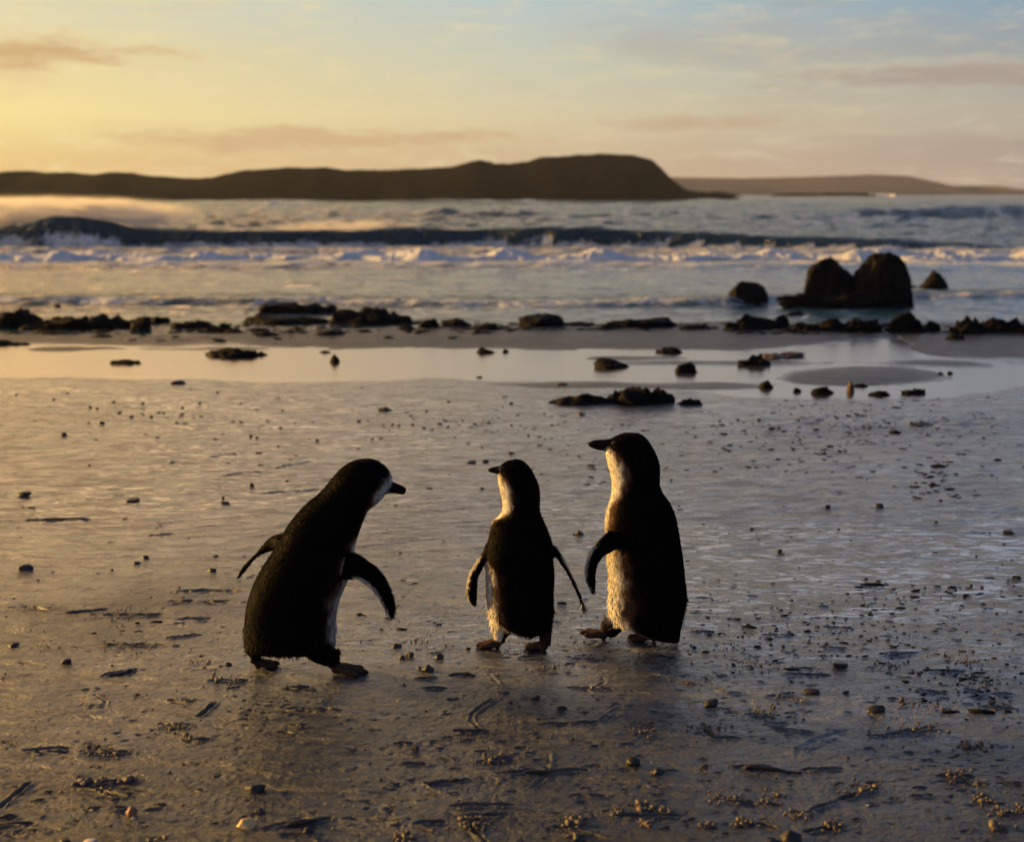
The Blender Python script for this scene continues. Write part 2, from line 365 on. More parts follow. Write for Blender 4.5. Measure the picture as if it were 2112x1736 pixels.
# ------------------------------------------------------------------ sand
POOL_Z = -0.012; SEA_Z = -0.25
def row_y(Dv, z=0.0): return P(1056, Dv, z).y
STROKES = []   # grooves in the sand: survey x0,y0,x1,y1, width m, depth m
DENTS = []     # dents x,y survey, rx, ry (m), depth m
def c2(x, y): return (x * .3344, 1280.4 + y * .3344)
def c3(x, y): return (706.4 + x * .3344, 1280.4 + y * .3344)
def c4(x, y): return (1405.7 + x * .3344, 1280.4 + y * .3344)
def c5(x, y): return (x * .3344, 750.5 + y * .3344)
def c6(x, y): return (1405.7 + x * .3344, 750.5 + y * .3344)
def c7(x, y): return (706.4 + x * .3344, 671 + y * .3344)
for f_, L in ((c2, [(630, 340, 840, 300), (1050, 490, 1210, 495), (150, 795, 410, 785), (500, 820, 780, 810), (490, 1000, 830, 980), (500, 1010, 760, 1075), (0, 1210, 90, 1205), (0, 1250, 190, 1240), (1670, 1270, 2030, 1220), (1750, 415, 1900, 415), (1300, 370, 1520, 372), (600, 150, 1000, 150), (990, 640, 1160, 660), (1140, 735, 1280, 740), (1040, 105, 1240, 88), (0, 1140, 180, 990), (1230, 600, 1330, 510), (1780, 550, 2100, 560)]),
              (c3, [(450, 348, 570, 345), (665, 330, 810, 330), (500, 410, 640, 412), (1220, 642, 1550, 630), (960, 935, 1510, 918), (520, 1005, 790, 985), (700, 690, 900, 690), (850, 870, 1050, 840), (380, 883, 510, 885), (1400, 1070, 1610, 1075), (680, 1140, 1060, 1135), (1680, 1190, 2090, 1195), (1310, 1260, 1640, 1330), (700, 1210, 1010, 1190), (330, 765, 430, 765), (460, 1245, 620, 1235), (1100, 215, 1230, 212), (1410, 225, 1620, 235), (1390, 405, 1650, 408), (770, 1240, 880, 1350)]),
              (c4, [(550, 450, 800, 495), (550, 450, 690, 440), (510, 625, 660, 620), (560, 650, 820, 682), (340, 895, 540, 890), (420, 915, 740, 930), (740, 912, 980, 900), (660, 290, 820, 280), (700, 315, 910, 330), (1230, 200, 1330, 185), (1290, 210, 1450, 185), (1560, 300, 1740, 310), (1460, 415, 1630, 445), (1150, 695, 1260, 700), (1260, 690, 1560, 640), (1580, 940, 1790, 945), (1600, 970, 1900, 1000), (1960, 985, 2100, 995), (860, 150, 1020, 160), (500, 78, 700, 80), (60, 62, 200, 62), (1840, 520, 2060, 540), (280, 1100, 600, 1130), (480, 1240, 600, 1280), (770, 1290, 1000, 1260), (1940, 1180, 2110, 1185), (880, 30, 1040, 40), (400, 560, 600, 570), (800, 1160, 960, 1100), (980, 1090, 1200, 1020), (1930, 440, 2050, 445), (1780, 460, 1900, 455), (1740, 410, 1850, 430)])):
    for (x0, y0, x1, y1) in L:
        a_, b_ = f_(x0, y0), f_(x1, y1)
        STROKES.append((a_[0], a_[1], b_[0], b_[1], 0.0030, 0.0040))
for (x0, y0, x1, y1) in ((170, 962, 560, 962), (1250, 1470, 1410, 1470), (1060, 1465, 1180, 1465), (1110, 1400, 1480, 1402), (140, 1495, 320, 1515), (380, 1540, 660, 1515), (590, 1550, 1000, 1550), (1100, 1578, 1300, 1575), (1050, 610, 1120, 605), (1280, 575, 1500, 545), (1700, 640, 1950, 590), (1380, 690, 1640, 660), (1540, 800, 1960, 775), (930, 1050, 1050, 1045)):
    a_, b_ = c5(x0, y0), c5(x1, y1); STROKES.append((a_[0], a_[1], b_[0], b_[1], 0.006, 0.0035))
ARCS = [([c3(925, 480), c3(860, 525), c3(800, 570), c3(795, 620), c3(835, 665)], .004, .004), ([c3(945, 490), c3(875, 540), c3(820, 580), c3(818, 625), c3(850, 660)], .004, -.0025),
        ([c3(925, 310), c3(950, 345), c3(985, 380)], .004, -.003), ([c3(1560, 400), c3(1620, 360)], .004, .003), ([c3(1500, 420), c3(1590, 490)], .004, .003),
        ([c3(1550, 625), c3(1650, 550), c3(1700, 520)], .004, -.003), ([c3(1600, 630), c3(1690, 580)], .004, .003), ([c4(710, 840), c4(720, 780), c4(850, 710), c4(1000, 660)], .005, .0035),
        ([c4(760, 800), c4(860, 745), c4(960, 700)], .004, -.0025), ([c3(1285, 920), c3(1300, 810)], .004, -.003), ([c3(1160, 1030), c3(1250, 960)], .004, .003), ([c4(220, 400), c4(290, 430), c4(400, 430)], .005, .004),
        ([c4(130, 660), c4(200, 710), c4(370, 715)], .005, .004), ([c2(580, 455), c2(650, 490), c2(640, 520), c2(540, 525)], .004, .004)]
rng = random.Random(7)
for i in range(620):                    # scuffs, small claw marks and worm casts
    Dx = rng.uniform(-300, 2400); Dy = 1180 + 620 * rng.random() ** 0.8
    w_ = rng.uniform(6, 26); an = rng.uniform(-.10, .10)
    if rng.random() < .45 and Dx < 900 and Dy < 1600: continue
    STROKES.append((Dx, Dy, Dx + w_, Dy + w_ * an, rng.uniform(.0014, .0028), rng.uniform(.0014, .0032)))

def sand_base(X, Y):
    """broad form: flat upper beach, shallow pool basin, bar, slope into the sea"""
    Dx, Dy = proj(X, Y, np.zeros_like(X))
    xs = [-800, 0, 300, 600, 1000, 1300, 1500, 1650, 1800, 1950, 2112, 2800]
    bot = np.interp(Dx, xs, [762, 770, 776, 782, 778, 786, 806, 815, 818, 812, 788, 770])
    top = np.interp(Dx, [-800, 0, 250, 420, 600, 850, 1100, 1500, 1700, 1790, 1850, 1960, 2112, 2800], [700, 705, 706, 703, 711, 715, 718, 716, 706, 692, 690, 730, 742, 760])
    wob = fbm(X * 1.3, Y * 1.3, 4, 5) * 9
    sd = np.minimum(bot - Dy, Dy - top) + wob * .8
    def isl(cx, cy_, rx, ry, k):
        return (1 - np.sqrt(((Dx - cx) / rx) ** 2 + ((Dy - cy_ - (Dx - cx) * k) / ry) ** 2)) * ry
    ism = np.zeros_like(X)
    for q in ((1790, 772, 165, 20, -.01), (1500, 742, 260, 6, -.01), (1330, 734, 90, 4, 0), (2010, 706, 130, 26, .02), (1250, 790, 280, 10, 0), (330, 714, 260, 4, 0), (1950, 745, 150, 6, .03)):
        sd = np.minimum(sd, -(isl(*q) * 1.5 + wob * .8)); ism = np.maximum(ism, sst(-2, 4, isl(*q) + wob * .5))
    inb = sst(640, 700, Dy) * (Y > 0)
    sdz = np.clip(-sd / 22.0, -1, 1)
    h = POOL_Z + 0.012 * sdz * np.where(sdz < 0, 1.4, 1.0) 
    # beyond the pool the bar: a low swell then the fall to the water
    y_cr = np.interp(Dx, [-800, 0, 500, 900, 1500, 1800, 2112, 2800], [8.05, 8.05, 8.15, 8.5, 8.75, 8.6, 8.8, 9.0])
    slope = np.interp(Dx, [-800, 0, 450, 700, 1200, 1900, 2800], [.15, .15, .15, .14, .14, .14, .14])
    h = h + np.clip(Y - 7.6, 0, 1.3) * .018 * (Dy < top)
    h = h - np.clip(Y - y_cr, 0, 12) * slope
    h = np.maximum(h, -0.9)
    return h, sd, Dx, Dy, ism

def build_sand():
    v = np.concatenate([np.arange(1790, 1120, -1.15), np.arange(1120, 800, -1.35), np.arange(800, 640, -1.2)])
    ys = np.array([row_y(q) for q in v])
    ys = np.concatenate([[-60, -25, -10, -4, -1.5, 0, .5, .9, 1.2, 1.4], ys, [ys[-1] * 1.06, ys[-1] * 1.2, 20, 26]])
    nf = 1300
    s = np.linspace(-1, 1, nf)
    w_ = .45 * np.maximum(ys, 1.5) + .25
    Xf = s[None, :] * w_[:, None]
    ol = np.array([-90, -40, -20, -12, -8.5]); k = np.array([.85, .62, .42, .22, .08])
    def outer(sign):
        cols = []
        for q in k: cols.append(sign * (w_ + (90 - w_) * q ** 2))
        return np.stack(cols, 1)
    Lf = outer(-1); Rt = outer(1)[:, ::-1]
    X = np.concatenate([Lf, Xf, Rt], 1); Y = np.repeat(ys[:, None], X.shape[1], 1)
    h, sd, Dx, Dy, ism = sand_base(X, Y)
    fine = (1 - sst(9, 12, Y)) * (Y > 1.2)
    pool = sst(-4, 6, sd) * (Dy < 840)
    ca, sa = math.cos(R(12)), math.sin(R(12))
    Xr = X * ca + Y * sa; Yr = -X * sa + Y * ca
    near = 1 - sst(2.6, 4.5, Y)
    n1 = fbm(X * 1.1, Y * 2.3, 3, 11) * .0035
    n2 = fbm(Xr * 8, Yr * 15, 2, 21) 
    midr = sst(2.7, 3.2, Y) * (1 - sst(5.4, 6.3, Y))
    n2 = n2 * (.0007 + .0008 * midr)
    rp = 1 - np.abs(perlin(Xr * 3.1, Yr * 13 + fbm(X * 2, Y * 2, 2, 4), 31)) * 2
    n3 = np.clip(rp, 0, 1) ** 3 * .0016 * (.15 + midr)
    # pocked sand at the right behind the penguins
    pk = sst(1380, 1650, Dx) * sst(820, 870, Dy) * (1 - sst(1010, 1120, Dy))
    n4 = fbm(X * 15, Y * 13, 3, 41) * .0045 * pk * np.clip(.5 + fbm(X * 1.5, Y * 1.5, 2, 44), 0, 1.3)
    n5 = fbm(X * 42, Y * 42, 2, 51) * .0009 * (1 - sst(2.2, 3.4, Y))
    n6 = -np.clip(perlin(X * 60, Y * 90, 61) - .42, 0, 1) * .006 * sst(1150, 1350, Dy) * np.clip(.3 + fbm(X * 4, Y * 6, 2, 66), 0, 1)
    det = (n1 + n2 + n3 + n4 + n5 + n6)
    film = np.exp(-(((Dx - 1800) / 560) ** 2) ** 1.3) * np.exp(-((Dy - 1180) / 120) ** 2)
    film += .7 * np.exp(-((Dx - 1100) / 260) ** 2) * np.exp(-((Dy - 1290) / 55) ** 2)
    film = np.clip(film * 1.1 + fbm(X * 1.7, Y * 4, 4, 71) * .45 * (film > .03), 0, 1)
    flat = film * sst(.35, .8, film)
    grit = (fbm(X * 95, Y * 80, 2, 55) * .0005 + np.clip(perlin(X * 150, Y * 110, 57), 0, 1) * .0005) * (1 - sst(2.0, 3.0, Y))
    diag = perlin((X * .93 - Y * .36) * 8, (X * .36 + Y * .93) * 34, 59) * .0006 * (1 - sst(2.2, 3.2, Y)) * (1 - sst(.1, .6, X))
    det = det + grit + diag
    Z = h + det * fine * (1 - .8 * pool) * (1 - .65 * flat)
    # grooves, arcs
    co_x, co_y = X, Y
    def groove(pts, w, d):
        for (a0, b0), (a1, b1) in zip(pts[:-1], pts[1:]):
            p = P(a0, b0); q = P(a1, b1)
            r0 = np.searchsorted(ys, min(p.y, q.y) - 4 * w); r1 = np.searchsorted(ys, max(p.y, q.y) + 4 * w)
            if r1 <= r0: continue
            wm = w_[min(r1, len(w_) - 1)]
            c0_ = int((min(p.x, q.x) - 4 * w) / w_[r0] * nf / 2 + nf / 2) if min(p.x, q.x) < 0 else int((min(p.x, q.x) - 4 * w) / wm * nf / 2 + nf / 2)
            c1_ = int((max(p.x, q.x) + 4 * w) / w_[r0] * nf / 2 + nf / 2) if max(p.x, q.x) > 0 else int((max(p.x, q.x) + 4 * w) / wm * nf / 2 + nf / 2)
            c0_ = max(0, c0_ - 8) + 5; c1_ = min(nf, c1_ + 8) + 5
            if c1_ <= c0_: continue
            xs, yy = X[r0:r1, c0_:c1_], Y[r0:r1, c0_:c1_]
            dx, dy = q.x - p.x, q.y - p.y; L2 = dx * dx + dy * dy + 1e-9
            tt = np.clip(((xs - p.x) * dx + (yy - p.y) * dy) / L2, 0, 1)
            jit = perlin(xs * 45, yy * 45, 5) * w * 1.0
            dist = np.abs(np.hypot(xs - (p.x + tt * dx), yy - (p.y + tt * dy)) + jit)
            prof = -np.exp(-(dist / w) ** 2) + .55 * np.exp(-((dist - 1.9 * w) / (w * .8)) ** 2)
            taper = np.clip(np.minimum(tt, 1 - tt) * 5 + .35, 0, 1)
            Z[r0:r1, c0_:c1_] += prof * d * taper
    for (x0, y0, x1, y1, w, d) in STROKES: groove([(x0, y0), (x1, y1)], w, d)
    for pts, w, d in ARCS: groove(pts, w * .7, d * .55)
    wetv = np.clip(.28 + .25 * fbm(X * .9, Y * 1.8, 3, 81) + .75 * film + .3 * midr * sst(-1, .2, -np.abs(Dx - 400) / 900), 0, 1)
    wetv = wetv * (1 - .55 * sst(1330, 1620, Dy) * (1 - .6 * film))
    wetv = np.clip(wetv + .34 * sst(2.45, 3.4, Y) * (1 - .8 * pk), 0, 1)
    bar = (Dy < 735) * (1 - pool)
    wetv = wetv * (1 - .95 * bar)
    wetv = np.maximum(wetv, pool * .9) * (1 - .9 * ism)
    me = grid_mesh('sand', X, Y, Z, {'wet': wetv})
    o = link('sand_beach', me, m_sand); tag(o, kind='structure')
    return ys, X, Z
SY, SX, SZ = build_sand()
def sand_z(x, y):
    r = int(np.clip(np.searchsorted(SY, y), 1, len(SY) - 1)); c = int(np.clip(np.searchsorted(SX[r], x), 1, SX.shape[1] - 1))
    return float(SZ[r, c])
def on_sand(Dx, Dy):
    p = P(Dx, Dy, 0.0)
    for _ in range(4): p = P(Dx, Dy, sand_z(p.x, p.y))
    return p

def on_ground(Dx, Dy):                 # first meeting of a line of sight with sand or sea
    d = ray(Dx, Dy); p = Vector((0, 0, CH)) + d * (5.0 / d.y); st_ = d * (.01 / d.y)
    while p.z > max(sand_z(p.x, p.y), SEA_Z) and p.y < 60: p = p + st_
    return p
# shallow pool
def build_pool():
    xs = np.linspace(-9, 9, 160); ys = np.linspace(5.2, 7.95, 60)
    X, Y = np.meshgrid(xs, ys); Z = np.full_like(X, POOL_Z) + fbm(X * 2, Y * 3, 2, 8) * .0002
    o = link('pool_water', grid_mesh('pool_water', X, Y, Z), m_pool); tag(o, kind='structure')
build_pool()

# ------------------------------------------------------------------ sea
def sy(Dv): return P(1056, Dv, SEA_Z).y
def wave(X, Y, xs, base, hgt, front, back, seed, Dx):
    """a long crest: base line (survey y of its foot) and height in survey units at survey x"""
    yb = np.interp(Dx, xs, [sy(q) for q in base])
    hh = np.interp(Dx, xs, hgt) * 1.2 * yb / FPX / K
    yb = yb + fbm(X * .12, X * 0 + seed, 3, seed) * front * .5
    hh = hh * (1 + .16 * fbm(X * .35, X * 0, 3, seed + 3))
    u = Y - yb
    f = np.where(u < front, sst(0, front, u), np.exp(-((u - front) / back) ** 2))
    return np.where(u < 0, 0, f) * hh, u, hh
def build_sea():
    v = np.concatenate([np.arange(740, 545, -1.4), np.arange(545, 470, -.55), np.arange(470, 402, -.45), [401.5, 401, 400.6, 400.2, 399.8, 399.4, 399.1, 398.8, 398.6]])
    ys = np.array([sy(q) for q in v]); ys = ys[ys > 0]
    nf = 900; s = np.linspace(-1, 1, nf)
    w_ = .62 * ys + 4
    X = s[None] * w_[:, None]
    o_ = [np.stack([sg * (w_ + ys * q + 60 * q) for q in ([6, 2.5, .9, .25] if sg < 0 else [.25, .9, 2.5, 6])], 1) for sg in (-1, 1)]
    X = np.concatenate([o_[0], X, o_[1]], 1); Y = np.repeat(ys[:, None], X.shape[1], 1)
    Dx, _ = proj(X, Y, np.full_like(X, SEA_Z))
    chop = fbm(X * .9, Y * 1.7, 3, 3) * .07 * sst(17, 26, Y) * (1 - .7 * sst(60, 160, Y)) + fbm(X * .22, Y * .5, 4, 6) * .13 * sst(32, 60, Y) * (1 - .75 * sst(200, 500, Y)) + fbm(X * 2.5, Y * 6, 3, 9) * .014 * (1 - sst(20, 26, Y))
    chop *= sst(11, 13, Y) * .6 + .4
    Z = SEA_Z + chop
    foam = np.zeros_like(X)
    w1, u1, h1 = wave(X, Y, [-900, 0, 60, 110, 170, 250, 330, 600, 1000, 1250, 1500, 1750, 1950, 2112, 3000], [508] * 8 + [508, 509, 511, 513, 514, 515, 515], [30, 34, 40, 52, 50, 38, 30, 27, 32, 30, 25, 19, 13, 7, 12], .42, 2.2, 2, Dx)
    w2, u2, h2 = wave(X, Y, [-900, 800, 1500, 1750, 1950, 2112, 3000], [462, 462, 458, 455, 452, 452, 452], [0, 0, 3, 9, 15, 18, 20], 1.6, 7, 5, Dx)
    w3, u3, h3 = wave(X, Y, [-900, 0, 300, 600, 900, 1150, 1500, 1800, 2112, 3000], [630, 629, 628, 627, 633, 634, 634, 620, 618, 618], [11, 12, 11, 11, 9, 8, 13, 13, 12, 12], .30, .9, 8, Dx)
    w4, u4, h4 = wave(X, Y, [-900, 0, 1000, 2112, 3000], [556, 556, 556, 560, 560], [8, 8, 9, 8, 8], .7, 2.2, 12, Dx)
    w5 = (np.clip(perlin(X * .05, Y * .11, 15), 0, 1) ** 1.3) * .42 * sst(34, 60, Y)
    Z = SEA_Z + (Z - SEA_Z) * (1 - .8 * np.exp(-((u1 - .4) / 1.3) ** 2))
    Z = Z + np.maximum(w1, w5) + w2 + w3 + w4
    foam += np.exp(-((u1 - .45) / .3) ** 2) * .35 * (Dx > 500) * (np.clip(fbm(X * .4, X * 0, 2, 88), 0, 1) + .15)
    foam += sst(-8, -2, u1) * (u1 < .15) * .70
    foam += np.exp(-((sy(546) - .5 - Y) / .5) ** 2) * .5 + .35 * np.clip(perlin(X * .06, Y * .5, 91), 0, 1) * sst(26, 36, Y)
    foam += np.exp(-((u3 - .2) / .25) ** 2) * .55
    foam += (1 - sst(20, 22, Y)) * sst(14.5, 19, Y) * .30
    foam += .12 * sst(40, 80, Y) + .25 * np.clip(w2 * 4, 0, 1) * (u2 > 4)
    calm = 1 - sst(20, 23, Y)
    calm = np.where(Y < 24, calm, 0) * (1 - np.clip(w3 * 12, 0, 1))
    o = link('sea_water', grid_mesh('sea', X, Y, Z, {'foam': foam, 'calm': calm}), m_sea); tag(o, kind='structure')
build_sea()

def foam_bank(name, Dx0, Dx1, foot, hD, depth, seed, lab, tufts=1.0, nx=1500, ny=60, prof=None, thr=None):
    """white water: a lumpy bank of foam"""
    yb0 = sy(foot)
    xa = P(Dx0, foot, SEA_Z).x; xb = P(Dx1, foot, SEA_Z).x
    xs = np.linspace(xa, xb, nx); us = np.linspace(0, 1, ny) ** 1.0
    X, U = np.meshgrid(xs, us)
    yl = yb0 + fbm(xs * .35, xs * 0, 4, seed) * depth * .22
    Y = yl[None] + U * depth
    Dx, _ = proj(X, Y, np.full_like(X, SEA_Z))
    amp = hD * yb0 / FPX / K
    if prof is not None: amp = amp * np.interp(Dx, prof[0], prof[1])
    env = np.where(U < .16, sst(0, .16, U), (1 - sst(.2, 1, U)) * .9 + .1)
    c = 1 - np.abs(perlin(X * 2.3, Y * 2.3, seed + 1)) * 1.6
    cc = 1 - np.abs(perlin(X * 6.5, Y * 6.5, seed + 2)) * 1.6
    ccc = 1 - np.abs(perlin(X * 15, Y * 15, seed + 3)) * 1.6
    tuft = np.clip(perlin(X * 1.1, Y * 1.4, seed + 9) - .22, 0, 1) * 1.5 * tufts
    Z = SEA_Z - .015 + amp * env * (.66 + .14 * c + .12 * cc + .09 * ccc + tuft) - .03 * (U > .97) - .03 * (U < .02)
    Y = Y + fbm(X * 6, Y * 6, 2, seed + 6) * .03
    e_ = np.minimum(X - xa, xb - X); Z = Z - .2 * (1 - sst(0, .3, e_))
    if thr is not None:
        Z = Z - .12 * sst(thr, thr + .12, -fbm(X * .5, Y * 1.2, 3, seed + 20))
    o = link(name, grid_mesh(name, X, Y, Z), m_foam)
    tag(o, lab, 'sea foam', 'lines of white water', 'stuff'); return o
foam_bank('sea_foam', -500, 2700, 546, 21, 2.7, 100, 'long bank of bluish white water rolling in front of the dark wave', 1.0)
foam_bank('sea_foam', -400, 980, 626, 8, .45, 140, 'thin low foam line lapping just behind the dark rocks at left', .6, 1400, 34, None, -.15)
foam_bank('sea_foam', -500, 150, 505, 44, 2.6, 180, 'white breaking end of the dark wave at far left', .5, 500, 70, ([-500, 0, 90, 150], [1.0, 1.0, .75, .2]))
foam_bank('sea_foam', 1200, 1460, 411, 5, 9, 300, 'small white breakers at the foot of the hill', 1.2, 260, 30, None, -.1)
foam_bank('sea_foam', 1780, 1850, 404.5, 4, 20, 340, 'tiny white breaker off the low skerries at right', 1.2, 90, 30)
foam_bank('sea_foam', 540, 585, 421, 4, 4, 380, 'tiny whitecap in front of the hill at left', 1.2, 90, 30)

# ------------------------------------------------------------------ hills
def ridge(name, pts, foot, m, depth, xpad, seed, rough=.02, jag=1.6):
    """a headland: skyline given in survey units at its crest distance, sloping to the shore"""
    D = sy(foot)
    Dc = D + depth * .42
    n = 1100; m_ = 90
    xs_s = np.linspace(pts[0][0], pts[-1][0], n)
    top = np.interp(xs_s, [p[0] for p in pts], [p[1] for p in pts])
    jg = (fbm(xs_s * .03, xs_s * 0, 4, seed) * jag + fbm(xs_s * .14, xs_s * 0, 3, seed + 4) * jag * .5) / K / FPX * Dc
    px = (xs_s / K - 512) / FPX * Dc
    hz = (398 - top) / K / FPX * Dc * 1.0 + CH      # crest height at crest distance
    U = np.linspace(0, 1, m_)
    X = np.repeat(px[None], m_, 0); Y = D + U[:, None] * depth + 0 * X
    Y = Y + fbm(X / depth * 4, X * 0 + 3, 3, seed) * depth * .05 * (1 - U[:, None])
    env = np.where(U < .42, np.sin(np.clip(U / .42, 0, 1) * math.pi / 2) ** .75, np.cos(np.clip((U - .42) / .58, 0, 1) * math.pi / 2) ** 1.2)[:, None]
    H = (hz - SEA_Z)[None]
    Z = SEA_Z - .6 + (H + .6) * env * (1 + rough * fbm(X / depth * 12, Y / depth * 12, 5, seed + 2) * 1.0)
    Z = Z + H * .05 * fbm(X / depth * 5, Y / depth * 7, 4, seed + 5) * np.sin(np.clip(U, 0, 1) * math.pi)[:, None] * (np.abs(U - .42) > .08)[:, None]
    Z = Z + jg[None] * env ** 10
    o = link(name, grid_mesh(name, X, Y, Z), m); tag(o, kind='structure'); return o
HILL = [(-900, 330), (-500, 345), (-200, 352), (0, 359), (35, 356), (70, 353), (100, 358), (150, 356), (200, 361), (265, 356), (300, 362), (380, 367), (450, 368), (480, 359), (520, 351), (560, 350), (600, 346), (640, 348), (680, 347), (720, 352), (760, 352), (850, 350), (930, 346), (960, 338), (990, 331), (1020, 340), (1060, 338), (1090, 334), (1120, 326), (1180, 322), (1240, 320), (1300, 322), (1335, 331), (1352, 345), (1368, 362), (1385, 378), (1402, 390), (1440, 396), (1480, 399)]
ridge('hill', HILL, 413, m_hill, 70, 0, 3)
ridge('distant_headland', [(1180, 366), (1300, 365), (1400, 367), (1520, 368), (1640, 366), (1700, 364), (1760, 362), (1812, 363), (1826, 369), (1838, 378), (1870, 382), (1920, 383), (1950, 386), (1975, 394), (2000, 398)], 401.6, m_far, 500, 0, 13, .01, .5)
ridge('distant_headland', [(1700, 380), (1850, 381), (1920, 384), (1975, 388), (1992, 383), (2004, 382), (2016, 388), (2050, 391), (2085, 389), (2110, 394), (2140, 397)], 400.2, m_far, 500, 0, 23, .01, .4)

# ------------------------------------------------------------------ rocks
def ico(sub, seed, fn):
    bm = bmesh.new(); bmesh.ops.create_icosphere(bm, subdivisions=sub, radius=1.0)
    off = Vector((seed * 3.17, seed * 1.31, seed * 7.7))
    for v in bm.verts: v.co = fn(v.co.copy(), off)
    me = bpy.data.meshes.new('rock'); bm.to_mesh(me); bm.free(); return me
def rock_fn(kind):
    def fn(c, off):
        d = c.normalized()
        n1 = mn.fractal(d * 1.3 + off, 1.0, 2.0, 5)
        n2 = 1 - abs(mn.noise(d * 2.6 + off * 2)) * 2
        n3 = mn.fractal(d * 6 + off, .8, 2.1, 4)
        rp = random.Random(int(off.x * 100)); r = 9
        for _ in range(16):
            nn_ = Vector((rp.gauss(0, 1), rp.gauss(0, 1), rp.gauss(0, .8))).normalized(); q_ = d.dot(nn_); hh_ = rp.uniform(.86, 1.0) if kind == 'dome' else rp.uniform(.72, 1.0)
            if q_ > .05: r = min(r, hh_ / q_)
        r = min(r, 1.35) * (1 + .10 * n1 + .05 * n2 + (.085 if kind == 'dome' else .09) * n3)
        v = d * r
        if kind == 'dome':
            k = max(0, v.z); v.x *= 1 - .36 * min(1.1, k) ** 1.8; v.y *= 1 - .3 * min(1, k); v.z = math.tanh(v.z * 1.15) if v.z > 0 else v.z
        elif kind == 'peak':
            k = max(0, v.z); v.x *= 1 - .22 * min(1, k) ** 2; v.y *= 1 - .2 * min(1, k); v.x += .10 * k
        elif kind == 'round':
            k = max(0, v.z); v.x *= 1 - .12 * k
            v.z = math.copysign(abs(v.z) ** .85, v.z)
        elif kind == 'flat':
            v.z = v.z * .8 + .55 * mn.fractal(Vector((d.x, d.y, 0)) * 3.2 + off, .9, 2.1, 5) * (1 if d.z > 0 else 0)
        return v
    return fn
rid = [0]
def rock(Dx, base, w, h, z, kind, label, cat='rock', name='rock', m=None, sub=4, group=None, ry=None, rot=None):
    rid[0] += 1
    me = ico(sub, rid[0], rock_fn(kind))
    p = P(Dx, base, z)
    if z == S + .01 or z == S + .05 or z == S + .06:
        p = on_ground(Dx, base); z = p.z
    px = p.y / FPX / K
    co = np.empty(len(me.vertices) * 3, np.float32); me.vertices.foreach_get('co', co); co = co.reshape(-1, 3)
    W = w * px; H = h * px
    bx = (co[:, 0].max() - co[:, 0].min()); tz = co[:, 2].max()
    co[:, 0] = (co[:, 0] - (co[:, 0].max() + co[:, 0].min()) / 2) * W / bx
    dep = (ry if ry else .62) * W
    if kind == 'flat': W *= 1.15; co[:, 0] *= 1.15
    co[:, 1] *= dep / 2
    co[:, 2] = np.where(co[:, 2] > 0, co[:, 2] * H * 1.0 / tz, co[:, 2] * min(H, .12) * .6) 
    me.vertices.foreach_set('co', co.ravel()); me.update()
    o = link(name, me, m or m_rock)
    o.location = (p.x, p.y + dep * .3, z - .005)
    tag(o, label, cat, group or 'dark rocks on the shore'); return o
S = SEA_Z
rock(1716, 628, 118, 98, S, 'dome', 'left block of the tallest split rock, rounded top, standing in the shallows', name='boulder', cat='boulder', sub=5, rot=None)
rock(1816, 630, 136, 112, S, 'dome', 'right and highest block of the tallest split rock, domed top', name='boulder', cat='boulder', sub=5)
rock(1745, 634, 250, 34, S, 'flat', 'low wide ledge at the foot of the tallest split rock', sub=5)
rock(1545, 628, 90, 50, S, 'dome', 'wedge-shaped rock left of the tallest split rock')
rock(1926, 600, 66, 44, S, 'peak', 'small pointed rock standing alone right of the tallest split rock')
rock(1604, 618, 62, 11, S, 'flat', 'flat black rock between the wedge rock and the tall split rock')
rock(1884, 593, 16, 7, S, 'round', 'tiny black stone in the water beside the small pointed rock', sub=3)
rock(1560, 678, 122, 32, S + .01, 'flat', 'low lumpy rock with brown left end right of centre at the waterline')
rock(1612, 672, 46, 26, S + .01, 'round', 'rounded black lump at the right end of the brown-ended rock')
rock(1672, 682, 66, 20, S + .01, 'flat', 'small weedy rock in front of the tall split rock')
rock(1642, 650, 42, 9, S, 'flat', 'tiny flat rock in the water just before the tall split rock', sub=3)
rock(1760, 682, 124, 30, S + .01, 'flat', 'broad weedy rock below the tall split rock with glinting wet spots')
rock(1872, 682, 92, 42, S + .01, 'round', 'humped rock with a brown left side, below and right of the tall split rock')
rock(1925, 682, 44, 24, S + .01, 'round', 'low black rock at the right foot of the humped rock')
rock(2002, 688, 76, 38, S + .01, 'flat', 'black weedy rock near the right edge, left of a longer one')
rock(2080, 684, 120, 32, S + .01, 'flat', 'long black weedy rock reaching the right edge of the beach')
rock(1975, 700, 40, 16, S + .05, 'flat', 'little rock on the edge of the channel at right', sub=3)
rock(1118, 672, 98, 26, S + .01, 'round', 'smooth domed dark rock in the centre of the waterline')
rock(1200, 670, 60, 9, S + .01, 'flat', 'thin flat rock right of the domed centre rock', sub=3)
rock(1318, 674, 150, 20, S + .01, 'flat', 'long thin rock with a small hump right of the domed centre rock')
rock(1430, 678, 80, 10, S + .01, 'flat', 'thin flat rock just right of the long thin humped rock', sub=3)
rock(26, 676, 110, 42, S + .01, 'flat', 'thick black rock at the left edge of the waterline')
rock(120, 678, 150, 28, S + .01, 'flat', 'long black rock second from the left edge')
rock(215, 676, 130, 30, S + .01, 'flat', 'long humped black rock third from the left edge')
rock(290, 682, 46, 32, S + .01, 'round', 'blunt upright lump ending the left row of rocks')
rock(325, 665, 48, 16, S + .01, 'flat', 'small rock with a bright wet glint behind the blunt lump', sub=3)
rock(400, 676, 90, 18, S + .01, 'flat', 'low ragged rock left of the paired centre-left slabs')
rock(456, 684, 70, 18, S + .01, 'flat', 'low dark rock adjoining the ragged one at its right')
